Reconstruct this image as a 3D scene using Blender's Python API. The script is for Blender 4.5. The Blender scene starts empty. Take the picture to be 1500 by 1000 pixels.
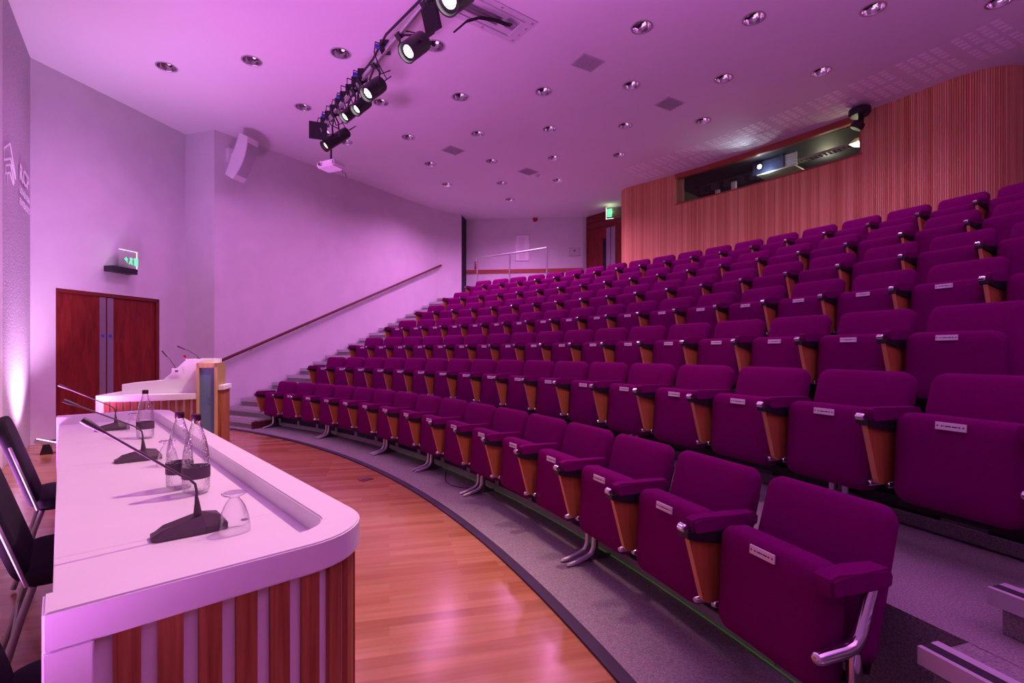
import bpy, bmesh, math, random
from mathutils import Vector, Matrix
random.seed(7)
PI = math.pi
COL = bpy.context.scene.collection
F, HOR, CH = 720.0, 515.0, 1.25          # focal length (px of 1500), horizon row, camera height

def px(u, v, z):
    """point of height z seen at (u, v)"""
    Y = (CH - z) * F / (v - HOR)
    return Vector(((u - 750) / F * Y, Y, z))

CX, CY = -10.76, -2.21                    # centre of all seating arcs
def pol(R, a, z=0.0):
    a = math.radians(a)
    return Vector((CX + R * math.cos(a), CY + R * math.sin(a), z))

# ------------------------------------------------------------------ materials
MATS = {}
def mat(name, col, rough=0.6, metal=0.0, spec=0.5, emit=None, es=0.0, trans=0.0, ior=1.45, sheen=0.0, coat=0.0, alpha=1.0):
    m = bpy.data.materials.new(name); m.use_nodes = True
    b = m.node_tree.nodes['Principled BSDF']
    b.inputs['Base Color'].default_value = (*col, 1)
    b.inputs['Roughness'].default_value = rough
    b.inputs['Metallic'].default_value = metal
    b.inputs['Specular IOR Level'].default_value = spec
    b.inputs['IOR'].default_value = ior
    if trans: b.inputs['Transmission Weight'].default_value = trans
    if sheen: b.inputs['Sheen Weight'].default_value = sheen
    if coat: b.inputs['Coat Weight'].default_value = coat
    if emit: b.inputs['Emission Color'].default_value = (*emit, 1); b.inputs['Emission Strength'].default_value = es
    if alpha < 1: b.inputs['Alpha'].default_value = alpha
    MATS[name] = m
    return m

def nodes(m):
    nt = m.node_tree
    return nt, nt.nodes, nt.links, nt.nodes['Principled BSDF']

def noise_mat(name, c1, c2, scale=(50, 50, 50), detail=3, rough=0.7, bump=0.0, bscale=None, spec=0.4, sheen=0, coat=0, dist=0.0, lo=0.3, hi=0.7, coord='Object'):
    m = mat(name, c1, rough, spec=spec, sheen=sheen, coat=coat)
    nt, N, L, b = nodes(m)
    tc = N.new('ShaderNodeTexCoord'); mp = N.new('ShaderNodeMapping'); mp.inputs['Scale'].default_value = scale
    L.new(tc.outputs[coord], mp.inputs['Vector'])
    n = N.new('ShaderNodeTexNoise'); n.inputs['Scale'].default_value = 1; n.inputs['Detail'].default_value = detail
    n.inputs['Distortion'].default_value = dist
    L.new(mp.outputs[0], n.inputs['Vector'])
    r = N.new('ShaderNodeValToRGB'); r.color_ramp.elements[0].position = lo; r.color_ramp.elements[1].position = hi
    r.color_ramp.elements[0].color = (*c1, 1); r.color_ramp.elements[1].color = (*c2, 1)
    L.new(n.outputs['Fac'], r.inputs['Fac']); L.new(r.outputs['Color'], b.inputs['Base Color'])
    if bump:
        n2 = n
        if bscale:
            mp2 = N.new('ShaderNodeMapping'); mp2.inputs['Scale'].default_value = (bscale,) * 3
            L.new(tc.outputs[coord], mp2.inputs['Vector'])
            n2 = N.new('ShaderNodeTexNoise'); n2.inputs['Scale'].default_value = 1; n2.inputs['Detail'].default_value = 2
            L.new(mp2.outputs[0], n2.inputs['Vector'])
        bp = N.new('ShaderNodeBump'); bp.inputs['Strength'].default_value = bump; bp.inputs['Distance'].default_value = 0.01
        L.new(n2.outputs['Fac'], bp.inputs['Height']); L.new(bp.outputs['Normal'], b.inputs['Normal'])
    return m

M = {}
M['plaster'] = noise_mat('plaster', (.68, .68, .70), (.73, .73, .75), (3, 3, 3), 4, .85, bump=.08, bscale=60)
M['ceiling'] = noise_mat('ceiling_paint', (.74, .73, .745), (.78, .77, .785), (.6, .6, .6), 2, .9)
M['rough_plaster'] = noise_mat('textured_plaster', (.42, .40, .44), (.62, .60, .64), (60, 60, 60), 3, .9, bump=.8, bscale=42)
M['carpet'] = noise_mat('grey_carpet', (.21, .20, .19), (.44, .42, .40), (160, 160, 160), 4, .95, bump=.5, bscale=260, spec=.15)
M['seat'] = noise_mat('burgundy_cloth', (.150, .0010, .096), (.190, .0015, .122), (300, 300, 300), 2, .92, bump=.12, bscale=700, spec=.06)
M['solid'] = noise_mat('white_solid_surface', (.83, .82, .84), (.86, .85, .87), (4, 4, 4), 2, .38)
M['slat'] = noise_mat('oak_slat', (.26, .075, .03), (.46, .17, .07), (60, 60, 2.2), 4, .5, dist=1.2)
M['arm_ply'] = noise_mat('arm_veneer', (.36, .115, .035), (.47, .17, .055), (50, 50, 5), 3, .42)
M['ply_edge'] = mat('ply_edge', (.66, .32, .13), .45)
M['door_wood'] = noise_mat('door_veneer', (.13, .012, .010), (.26, .030, .022), (14, 14, 1.6), 4, .42, dist=1.5)
M['oak_light'] = noise_mat('light_oak', (.62, .42, .18), (.75, .53, .26), (30, 30, 3), 3, .5)
M['frame_wood'] = mat('door_frame_wood', (.17, .022, .018), .45)
M['chrome'] = mat('chrome', (.78, .77, .80), .14, 1.0)
M['satin'] = mat('satin_steel', (.62, .60, .64), .34, .9)
M['cast'] = mat('polished_cast_metal', (.80, .78, .82), .36, .6)
M['steel_dark'] = mat('dark_cast_steel', (.16, .15, .17), .5, .6)
M['alu'] = mat('brushed_aluminium', (.40, .38, .42), .48, .8)
M['black'] = mat('black_plastic', (.018, .016, .02), .45)
M['blackm'] = mat('black_metal', (.02, .018, .022), .38, .3)
M['darkfab'] = noise_mat('black_fabric', (.006, .004, .007), (.015, .010, .017), (200, 200, 200), 2, .85, bump=.15, bscale=500)
M['grey_mic'] = mat('charcoal_plastic', (.085, .06, .075), .42)
M['dark'] = mat('dark_recess', (.012, .012, .022), .7)
M['navy'] = mat('navy_panel', (.02, .018, .06), .6)
M['skirt'] = mat('grey_skirting', (.36, .34, .37), .6)
M['plate'] = mat('silver_name_plate', (.82, .76, .84), .45, .25)
M['ink'] = mat('engraved_ink', (.10, .06, .10), .6)
M['white'] = mat('white_enamel', (.78, .77, .80), .4)
M['paper'] = mat('poster_paper', (.9, .89, .92), .5)
M['paper2'] = mat('poster_print', (.55, .5, .58), .6)
M['red'] = mat('red_plastic', (.45, .015, .02), .4)
M['blue'] = mat('blue_disc', (.03, .12, .75), .4)
M['rail_wood'] = mat('handrail_wood', (.13, .03, .03), .4)
M['dado'] = mat('dado_wood', (.36, .09, .05), .5)
M['nose'] = mat('step_nosing', (.55, .53, .57), .5)
M['nose_dark'] = mat('nosing_grip', (.03, .028, .035), .7)
M['nose_metal'] = mat('step_edge_metal', (.72, .70, .75), .42, .45)
M['edge'] = mat('floor_edge_trim', (.045, .03, .06), .55)
M['vent'] = mat('vent_paint', (.62, .60, .63), .6)
M['vent_dark'] = mat('vent_slot', (.42, .41, .43), .7)
M['light_patch'] = mat('ceiling_light_paint', (.94, .93, .95), .6)  # paler paint stands in for patches of light on the ceiling
M['screen'] = mat('lectern_display', (.16, .27, .34), .6, spec=.15)
M['label'] = mat('bottle_label', (.09, .05, .085), .5)
M['cap'] = mat('bottle_cap', (.05, .01, .025), .35, .3)
M['logo_light'] = mat('projected_logo_white', (.95, .95, .97), .5)  # white paint in place of the projected logo's light
M['lamp_on'] = mat('lit_lens', (1, 1, 1), .5, emit=(1, .93, .86), es=14)
M['lamp_dim'] = mat('lit_lens_warm', (1, .9, .7), .5, emit=(1, .82, .5), es=1.3)
M['proj_on'] = mat('projector_lens_lit', (1, 1, 1), .5, emit=(.8, .92, 1), es=40)
M['booth_on'] = mat('booth_lamp_lit', (1, 1, 1), .5, emit=(1, .86, .55), es=16)
M['green_on'] = mat('exit_green_lit', (.1, .8, .3), .5, emit=(.16, 1, .42), es=.9)
M['edge_on'] = mat('exit_sign_edge_lit', (1, 1, 1), .5, emit=(1, 1, .97), es=1.1)
M['led_on'] = mat('led_wash_lit', (1, 1, 1), .5, emit=(.9, .45, 1), es=5)
M['bulb'] = mat('downlight_bulb', (.95, .85, .95), .4, emit=(1, .8, .95), es=.7)
M['booth_wall'] = mat('booth_wall', (.24, .25, .20), .9)
M['booth_green'] = mat('booth_green_wall', (.34, .36, .18), .9)
M['bplug'] = mat('blue_plug_plastic', (.04, .07, .42), .5)
M['beige'] = mat('beige_panel', (.62, .55, .42), .6)
M['bluebox'] = mat('blue_grey_casing', (.05, .06, .14), .45)
M['glass'] = mat('clear_glass', (1, 1, 1), .01, trans=1.0, ior=1.45)
M['acrylic'] = mat('clear_acrylic', (.92, .98, .94), .05, trans=.9, ior=1.2)
def thin_glass():
    m = bpy.data.materials.new('window_glass'); m.use_nodes = True
    nt = m.node_tree; N = nt.nodes; L = nt.links; N.clear()
    o = N.new('ShaderNodeOutputMaterial'); mx = N.new('ShaderNodeMixShader'); t = N.new('ShaderNodeBsdfTransparent'); g = N.new('ShaderNodeBsdfGlossy')
    g.inputs['Roughness'].default_value = .02; t.inputs['Color'].default_value = (.93, .96, .94, 1)
    fr = N.new('ShaderNodeFresnel'); fr.inputs['IOR'].default_value = 1.35
    L.new(fr.outputs[0], mx.inputs[0]); L.new(t.outputs[0], mx.inputs[1]); L.new(g.outputs[0], mx.inputs[2]); L.new(mx.outputs[0], o.inputs['Surface'])
    return m
M['pane'] = thin_glass()

def water_glass(nm, dimple):
    """thin-walled vessels: bright clear glass that lets light straight through, with fresnel edges and dimples"""
    m = bpy.data.materials.new(nm); m.use_nodes = True
    nt = m.node_tree; N = nt.nodes; L = nt.links; N.clear()
    o = N.new('ShaderNodeOutputMaterial'); mx = N.new('ShaderNodeMixShader'); t = N.new('ShaderNodeBsdfTransparent'); g = N.new('ShaderNodeBsdfGlossy')
    g.inputs['Roughness'].default_value = .06; cr = N.new('ShaderNodeValToRGB'); cr.color_ramp.elements[0].position = .25; cr.color_ramp.elements[1].position = .92; cr.color_ramp.elements[0].color = (.97, .965, .975, 1); cr.color_ramp.elements[1].color = (.30, .24, .34, 1)
    lw = N.new('ShaderNodeLayerWeight'); lw.inputs['Blend'].default_value = .36 if dimple else .22; g.inputs['Color'].default_value = (.95, .93, .97, 1)
    L.new(cr.outputs['Color'], t.inputs['Color']); L.new(lw.outputs['Facing'], cr.inputs['Fac'])
    if not dimple:
        L.new(lw.outputs['Facing'], mx.inputs[0]); L.new(t.outputs[0], mx.inputs[1]); L.new(g.outputs[0], mx.inputs[2]); L.new(mx.outputs[0], o.inputs['Surface'])
        return m
    tc = N.new('ShaderNodeTexCoord'); v = N.new('ShaderNodeTexVoronoi'); v.inputs['Scale'].default_value = 130
    bp = N.new('ShaderNodeBump'); bp.inputs['Strength'].default_value = .9; bp.inputs['Distance'].default_value = .004
    L.new(tc.outputs['Object'], v.inputs['Vector']); L.new(v.outputs['Distance'], bp.inputs['Height'])
    L.new(bp.outputs['Normal'], g.inputs['Normal']); L.new(bp.outputs['Normal'], lw.inputs['Normal'])
    L.new(lw.outputs['Facing'], mx.inputs[0]); L.new(t.outputs[0], mx.inputs[1]); L.new(g.outputs[0], mx.inputs[2]); L.new(mx.outputs[0], o.inputs['Surface'])
    return m
M['bottle_glass'] = water_glass('dimpled_glass', True)
M['thin_glass'] = water_glass('clear_thin_glass', False)

def floor_wood():
    m = mat('beech_floor', (.6, .35, .2), .20, spec=.5)
    nt, N, L, b = nodes(m)
    tc = N.new('ShaderNodeTexCoord'); mp = N.new('ShaderNodeMapping')
    mp.inputs['Rotation'].default_value = (0, 0, math.radians(-14))
    L.new(tc.outputs['Object'], mp.inputs['Vector'])
    br = N.new('ShaderNodeTexBrick'); br.inputs['Scale'].default_value = 1
    br.inputs['Brick Width'].default_value = .62; br.inputs['Row Height'].default_value = .072
    br.inputs['Mortar Size'].default_value = .0007; br.inputs['Mortar Smooth'].default_value = .2; br.offset = .37; br.offset_frequency = 2
    br.inputs['Color1'].default_value = (.33, .135, .052, 1); br.inputs['Color2'].default_value = (.46, .235, .105, 1); br.inputs['Mortar'].default_value = (.36, .16, .08, 1)
    L.new(mp.outputs[0], br.inputs['Vector'])
    mp2 = N.new('ShaderNodeMapping'); mp2.inputs['Scale'].default_value = (2.2, 34, 1); L.new(mp.outputs[0], mp2.inputs['Vector'])
    n = N.new('ShaderNodeTexNoise'); n.inputs['Scale'].default_value = 1; n.inputs['Detail'].default_value = 4; L.new(mp2.outputs[0], n.inputs['Vector'])
    mx = N.new('ShaderNodeMix'); mx.data_type = 'RGBA'; mx.blend_type = 'OVERLAY'; mx.inputs[0].default_value = .35
    L.new(br.outputs['Color'], mx.inputs[6]); L.new(n.outputs['Fac'], mx.inputs[7]); L.new(mx.outputs[2], b.inputs['Base Color'])
    return m
M['floor'] = floor_wood()

def timber_wall():
    m = mat('timber_slat_wall', (.5, .2, .12), .55)
    nt, N, L, b = nodes(m)
    at = N.new('ShaderNodeAttribute'); at.attribute_name = 'tone'
    tc = N.new('ShaderNodeTexCoord'); mp = N.new('ShaderNodeMapping'); mp.inputs['Scale'].default_value = (20, 20, 1.5); L.new(tc.outputs['Object'], mp.inputs['Vector'])
    n = N.new('ShaderNodeTexNoise'); n.inputs['Scale'].default_value = 1; n.inputs['Detail'].default_value = 4; L.new(mp.outputs[0], n.inputs['Vector'])
    ad = N.new('ShaderNodeMath'); ad.operation = 'MULTIPLY_ADD'; ad.inputs[1].default_value = .45; L.new(n.outputs['Fac'], ad.inputs[0]); L.new(at.outputs['Fac'], ad.inputs[2])
    r = N.new('ShaderNodeValToRGB'); r.color_ramp.elements[0].position = .15; r.color_ramp.elements[1].position = 1.1
    r.color_ramp.elements[0].color = (.64, .26, .10, 1); r.color_ramp.elements[1].color = (.92, .56, .28, 1)
    L.new(ad.outputs[0], r.inputs['Fac']); L.new(r.outputs['Color'], b.inputs['Base Color'])
    return m
M['timber'] = timber_wall()

# ------------------------------------------------------------------ mesh helpers
class MB:
    def __init__(s): s.bm = bmesh.new(); s.mi = 0
    def _f(s, vs):
        try:
            f = s.bm.faces.new(vs); f.material_index = s.mi; return f
        except ValueError: return None
    def box(s, a, b, mtx=None):
        a = Vector(a); b = Vector(b)
        c = [Vector((x, y, z)) for z in (a.z, b.z) for y in (a.y, b.y) for x in (a.x, b.x)]
        if mtx: c = [mtx @ p for p in c]
        v = [s.bm.verts.new(p) for p in c]
        for q in ((0, 2, 3, 1), (4, 5, 7, 6), (0, 1, 5, 4), (2, 6, 7, 3), (0, 4, 6, 2), (1, 3, 7, 5)): s._f([v[i] for i in q])
        return s
    def prism(s, poly, axis, a, b, mtx=None):
        """poly of 2-d points extruded along axis from a to b; axis x: poly=(y,z), y: (x,z), z: (x,y)"""
        def P(p, t):
            q = {'x': (t, p[0], p[1]), 'y': (p[0], t, p[1]), 'z': (p[0], p[1], t)}[axis]
            q = Vector(q); return mtx @ q if mtx else q
        A = [s.bm.verts.new(P(p, a)) for p in poly]; B = [s.bm.verts.new(P(p, b)) for p in poly]
        s._f(A[::-1]); s._f(B)
        n = len(poly)
        for i in range(n): s._f([A[i], A[(i + 1) % n], B[(i + 1) % n], B[i]])
        return s
    def tube(s, pts, r, seg=10, cap=True, closed=False):
        pts = [Vector(p) for p in pts]; n = len(pts)
        rs = r if isinstance(r, (list, tuple)) else [r] * n
        rings = []; up = None
        for i, p in enumerate(pts):
            d = (pts[min(i + 1, n - 1)] - pts[max(i - 1, 0)]).normalized()
            if up is None:
                up = Vector((0, 0, 1)) if abs(d.z) < .9 else Vector((1, 0, 0))
            x = up.cross(d).normalized(); y = d.cross(x).normalized(); up = y
            rings.append([s.bm.verts.new(p + (x * math.cos(t) + y * math.sin(t)) * rs[i]) for t in [2 * PI * k / seg for k in range(seg)]])
        for a, b in zip(rings, rings[1:]):
            for k in range(seg): s._f([a[k], a[(k + 1) % seg], b[(k + 1) % seg], b[k]])
        if cap: s._f(rings[0][::-1]); s._f(rings[-1])
        return s
    def lathe(s, prof, origin=(0, 0, 0), seg=24, axis=None):
        """prof: (r, h) pairs about the +z axis (or axis vector)"""
        o = Vector(origin); R = Matrix.Identity(3)
        if axis: R = Vector((0, 0, 1)).rotation_difference(Vector(axis).normalized()).to_matrix()
        rings = []
        for r, h in prof:
            if r < 1e-6: rings.append([s.bm.verts.new(o + R @ Vector((0, 0, h)))])
            else: rings.append([s.bm.verts.new(o + R @ Vector((r * math.cos(2 * PI * k / seg), r * math.sin(2 * PI * k / seg), h))) for k in range(seg)])
        for a, b in zip(rings, rings[1:]):
            for k in range(seg):
                k2 = (k + 1) % seg
                if len(a) == 1 and len(b) == 1: continue
                if len(a) == 1: s._f([a[0], b[k2], b[k]])
                elif len(b) == 1: s._f([a[k], a[k2], b[0]])
                else: s._f([a[k], a[k2], b[k2], b[k]])
        return s
    def pad(s, w, h, t, r, mtx=None, puff=.012, e=.02, seg=6, top_scale=1.0, front_only=False):
        """upholstered slab: rounded rectangle w x h in xz (z from 0 to h), thickness t in y (front y=0, back y=t)"""
        def outline(ins):
            rr = max(r - ins, .004); pts = []
            hw = w / 2 - ins
            for cx, cz, a0 in ((hw - rr, h - ins - rr, 0), (-hw + rr, h - ins - rr, 90), (-hw + rr, ins + rr, 180), (hw - rr, ins + rr, 270)):
                for k in range(seg + 1):
                    a = math.radians(a0 + 90 * k / seg); pts.append((cx + rr * math.cos(a), cz + rr * math.sin(a)))
            return [(x * (1 + (top_scale - 1) * z / h), z) for x, z in pts]
        lay = [(w * .30 if w < h else h * .30, -puff), (e * 2.6, -puff * .72), (e, -puff * .1), (e * .3, e * .35), (0, e * 1.0), (0, t - e * .8), (e * .3, t - e * .2), (e, t), (min(w, h) * .3, t)]
        rings = []
        for ins, y in lay:
            ring = []
            for x, z in outline(ins):
                p = Vector((x, y, z)); ring.append(s.bm.verts.new(mtx @ p if mtx else p))
            rings.append(ring)
        n = len(rings[0])
        for a, b in zip(rings, rings[1:]):
            for k in range(n): s._f([a[k], a[(k + 1) % n], b[(k + 1) % n], b[k]])
        s._f(rings[0][::-1]); s._f(rings[-1])
        return s
    def arc(s, R0, R1, a0, a1, z0, z1, step=1.0):
        """annular sector block about the seating centre"""
        n = max(1, int(abs(a1 - a0) / step + .5)); prev = None
        for i in range(n + 1):
            a = a0 + (a1 - a0) * i / n
            v = [s.bm.verts.new(pol(R0, a, z0)), s.bm.verts.new(pol(R1, a, z0)), s.bm.verts.new(pol(R1, a, z1)), s.bm.verts.new(pol(R0, a, z1))]
            if prev:
                for k in range(4): s._f([prev[k], v[k], v[(k + 1) % 4], prev[(k + 1) % 4]])
            else: s._f(v[::-1])
            prev = v
        s._f(prev)
        return s
    def mesh(s, name, mats, smooth=False):
        bmesh.ops.recalc_face_normals(s.bm, faces=s.bm.faces)
        me = bpy.data.meshes.new(name); s.bm.to_mesh(me); s.bm.free()
        for m in (mats if isinstance(mats, (list, tuple)) else [mats]): me.materials.append(m)
        if smooth:
            for p in me.polygons: p.use_smooth = True
            try: me.set_sharp_from_angle(angle=math.radians(smooth if smooth is not True else 40))
            except Exception: pass
        return me
    def build(s, name, mats, parent=None, smooth=False, loc=None):
        o = bpy.data.objects.new(name, s.mesh(name, mats, smooth)); COL.objects.link(o)
        if parent: o.parent = parent
        if loc is not None: o.location = loc
        return o

def tag(o, label=None, cat=None, group=None, kind=None):
    if label: o['label'] = label
    if cat: o['category'] = cat
    if group: o['group'] = group
    if kind: o['kind'] = kind
    return o
def thing(name, label, cat, loc=(0, 0, 0), rz=0.0, group=None):
    o = bpy.data.objects.new(name, None); o.empty_display_size = .1; COL.objects.link(o)
    o.location = loc; o.rotation_euler = (0, 0, rz)
    return tag(o, label, cat, group)
def struct(mb, name, m, label, cat=None, smooth=False):
    return tag(mb.build(name, m, smooth=smooth), label, cat or name.split('_')[0].split('.')[0], kind='structure')
def copy_tree(o, parent=None, skip=()):
    c = o.copy(); COL.objects.link(c)
    c.parent = parent
    for ch in o.children:
        if ch.name.split('.')[0] in skip: continue
        copy_tree(ch, c, skip)
    return c
def text_mesh(s, size, name='lettering', m=None, parent=None, mtx=None, extrude=.001, align='LEFT', bold=0.0):
    cu = bpy.data.curves.new('t', 'FONT'); cu.body = s; cu.size = size; cu.extrude = extrude; cu.align_x = align
    cu.resolution_u = 3; cu.offset = bold
    o = bpy.data.objects.new('t', cu); COL.objects.link(o)
    me = bpy.data.meshes.new_from_object(o); bpy.data.objects.remove(o); bpy.data.curves.remove(cu)
    if mtx: me.transform(mtx)
    me.materials.clear(); me.materials.append(m)
    r = bpy.data.objects.new(name, me); COL.objects.link(r)
    if parent: r.parent = parent
    return r
def frame(x, y, z, o=(0, 0, 0)):
    m = Matrix.Identity(4)
    for i, v in enumerate((x, y, z)): m.col[i][:3] = Vector(v)
    m.col[3][:3] = Vector(o)
    return m
def wallframe(p, q, z=0):
    """x along wall from p to q, z up, y pointing behind the wall (away from the left-hand viewer side)"""
    p = Vector((p[0], p[1], 0)); q = Vector((q[0], q[1], 0)); x = (q - p).normalized(); zz = Vector((0, 0, 1)); y = zz.cross(x)
    return frame(x, y, zz, (p.x, p.y, z)), (q - p).length

CEIL = 5.2
WL0 = Vector((-6.47, 6.60)); WL1 = Vector((-5.94, 8.94)); WL2 = Vector((-5.30, 8.75)); WL3 = Vector((-2.08, 13.74)); WL4 = Vector((-1.46, 14.22))
WR0 = Vector((-1.37, 14.74)); WR1 = Vector((2.07, 14.38)); DW0 = Vector((2.20, 14.42)); DW1 = Vector((3.35, 12.95))
FS = 1.62
FD = Vector((.60, -.80))                                   # direction of the front wall, away from the corner
# ------------------------------------------------------------------ shell
mb = MB(); mb.box((-12, -9, -.12), (16, 22, 0)); struct(mb, 'floor', M['floor'], 'glossy orange-brown beech strip floor of the stage', 'floor')
# carpeted apron between the wood and the first tier
mb = MB(); mb.arc(11.93, 12.70, 4, 61.5, 0.001, .009, .8); struct(mb, 'floor_apron', M['carpet'], 'grey carpet band in front of the front row', 'carpet')
mb = MB(); mb.arc(11.875, 11.935, 4, 61.5, 0.001, .013, .8); struct(mb, 'trim_1', M['edge'], 'dark curved edging strip between wood floor and grey carpet', 'trim')

def wall(name, pts, m, label, z0=0.0, z1=CEIL + .02, th=.12, side=1):
    mb = MB()
    for p, q in zip(pts, pts[1:]):
        fr, L = wallframe(p, q)
        mb.box((-.001, 0 if side > 0 else -th, z0), (L + .001, th if side > 0 else 0, z1), fr)
    return struct(mb, name, m, label, 'wall')
f1 = WL0 + FD * 15.5
# front wall: left part textured plaster, then white beyond
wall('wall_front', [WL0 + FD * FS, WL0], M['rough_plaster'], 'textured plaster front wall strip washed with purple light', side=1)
wall('wall_front.001', [f1, WL0 + FD * FS], M['plaster'], 'smooth white front wall behind the presenters', side=1)
# left wall with door opening
fr, L = wallframe(WL0, WL1)
def on_wall(u, v, fr=fr):
    """(distance along, height) of a pixel on a wall plane"""
    inv = fr.inverted(); o = inv @ Vector((0, 0, CH)); d = inv.to_3x3() @ Vector(((u - 750) / F, 1, (HOR - v) / F))
    t = -o.y / d.y; p = o + d * t
    return p.x, p.z
dx0, dzt = on_wall(81.7, 420.5); dx1, dzt2 = on_wall(234, 439)
DZ = (dzt + dzt2) / 2
mb = MB(); mb.box((0, 0, 0), (dx0, .14, CEIL + .02), fr); mb.box((dx1, 0, 0), (L + .02, .14, CEIL + .02), fr); mb.box((dx0, 0, DZ), (dx1, .14, CEIL + .02), fr)
struct(mb, 'wall_left', M['plaster'], 'tall lilac-lit wall with the double door', 'wall')
wall('wall_left.001', [WL1, WL2], M['plaster'], 'narrow return beside the speaker wall', side=1)
wall('wall_left.002', [WL2, WL3], M['plaster'], 'long white wall beside the stairs with the handrail', side=1)
wall('wall_left.003', [WL3, WL4], M['plaster'], 'short pier at the top of the stairs', side=1)
wall('wall_back', [WR0, WR1], M['plaster'], 'white rear wall with poster and timber dado rail', side=1)
wall('wall_back.001', [WL4, WR0], M['dark'], 'dark recess beside the rear wall', side=1)
wall('wall_back.002', [WR1, DW0], M['plaster'], 'narrow white return beside the rear door', side=1)
wall('wall_back.003', [DW0, DW1, Vector((4.2, 13.4))], M['frame_wood'], 'dark timber lining around the rear door', side=1)
# the unseen remainder of the room, so that light bounces as in a closed hall
wall('wall_right', [Vector((14.5, 9.5)), Vector((14.5, -6)), f1], M['plaster'], 'plain white wall closing the far right of the hall', side=1)

# ceiling with round openings for the recessed lights
DL = [[(244, 98), (369, 89), (499, 78), (637, 67), (940, 40), (1104, 27), (1279, 13), (1465, 2)],
      [(444, 157), (558, 150), (674, 142), (796, 134), (925, 125), (1060, 115), (1203, 105)],
      [(506, 208), (598, 201), (700, 196), (805, 189), (916, 184), (1030, 177)],
      [(630, 240), (720, 236), (811, 231), (907, 227)], [(655, 270), (735, 268), (817, 264)], [(747, 292)]]
cu = bpy.data.curves.new('c', 'CURVE'); cu.dimensions = '2D'; cu.fill_mode = 'BOTH'
def poly(pts):
    sp = cu.splines.new('POLY'); sp.points.add(len(pts) - 1)
    for i, p in enumerate(pts): sp.points[i].co = (p[0], p[1], 0, 1)
    sp.use_cyclic_u = True
poly([(-12, -9), (16, -9), (16, 22), (-12, 22)])
RD = .118
for row in DL:
    for u, v in row:
        p = px(u, v, CEIL); poly([(p.x + RD * math.cos(2 * PI * k / 32), p.y + RD * math.sin(2 * PI * k / 32)) for k in range(32)])
co = bpy.data.objects.new('c', cu); COL.objects.link(co); me = bpy.data.meshes.new_from_object(co); bpy.data.objects.remove(co)
me.transform(Matrix.Translation((0, 0, CEIL))); me.materials.clear(); me.materials.append(M['ceiling'])
co = bpy.data.objects.new('ceiling', me); COL.objects.link(co); tag(co, 'flat white ceiling lit pink and violet', 'ceiling', kind='structure')
mb = MB(); mb.box((-12, -9, CEIL + .5), (16, 22, CEIL + .55)); struct(mb, 'ceiling_slab', M['dark'], 'dark slab above the ceiling lights', 'ceiling')

# ------------------------------------------------------------------ tiers, risers
R1, DR, DZR = 12.13, .90, .388
NROW = 7
TA0, TA1 = -4, 57.0
for k in range(2, NROW + 2):
    Ra = R1 + .53 + DR * (k - 2); Rb = Ra + DR if k <= NROW else 21.2; z = DZR * (k - 1)
    a0 = TA0 if k > 1 else TA0
    mb = MB(); mb.arc(Ra, Rb + .001, a0, TA1, z - .42 if k < NROW + 1 else z - .42, z, 1.0)
    if k == NROW + 1: mb.arc(Ra, 21.2, TA1, 61.2, z - .42, z, 1.0)
    struct(mb, 'floor_tier', M['carpet'], 'grey carpeted seating tier, ' + ['', '', 'first', 'second', 'third', 'fourth', 'fifth', 'sixth', 'topmost'][k] + ' above the floor', 'floor')
# vent panels in the risers under the seats
ROWN = ['', 'front', 'second', 'third', 'fourth', 'fifth', 'sixth', 'back']
ANG0 = [0, 57.12, 56.76, 56.93, 56.93, 56.93, 56.88, 56.89]
PIT = [0, 2.49, 2.328, 2.207, 2.093, 1.997, 1.897, 1.740]
NS = [0, 16, 17, 18, 19, 20, 21, 22]
for k in range(1, NROW):
    Ra = R1 + .53 + DR * (k - 1); z = DZR * (k - 1)
    t = thing('riser_vent', 'dark air vents with grey frame in the riser behind the %s row' % ROWN[k], 'vent')
    fill = .88 if k == 1 else .66
    a = ANG0[k] - .4; mbf = MB()
    if k == 1: Ra -= .135
    for i in range(NS[k] - (1 if k == 1 else 0)):
        a1 = a - PIT[k]; g = (1 - fill) / 2 * PIT[k]
        MB().arc(Ra - .012, Ra + (.10 if k == 1 else .004), a1 + g, a - g, z + .07, z + .30, 1.3).build('vent_panel', M['navy'] if k == 1 else M['dark'], t)
        if k == 1:
            mbf.arc(Ra - .022, Ra + .10, a - g, a + g, z + .02, z + .33, 1)
        a = a1
    mbf.arc(Ra - .026, Ra - .002, a, ANG0[k] - .4, z + .012, z + .068, 1.2)
    if k == 1: mbf.arc(Ra - .022, Ra + .134, a, ANG0[k] - .4, z + .30, z + .335, 1.2)
    mbf.build('vent_frame', M['skirt'] if k == 1 else M['carpet'], t)

t = thing('floor_light_strip', 'thin green glowing line along the foot of the riser under the front row', 'light strip')
MB().tube([pol(12.49, 18.5 + .8 * k, .018) for k in range(32)], .0035, 6, True).build('strip', mat('green_strip_lit', (.10, .22, .06), .6, emit=(.30, 1, .18), es=.05), t)
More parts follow.
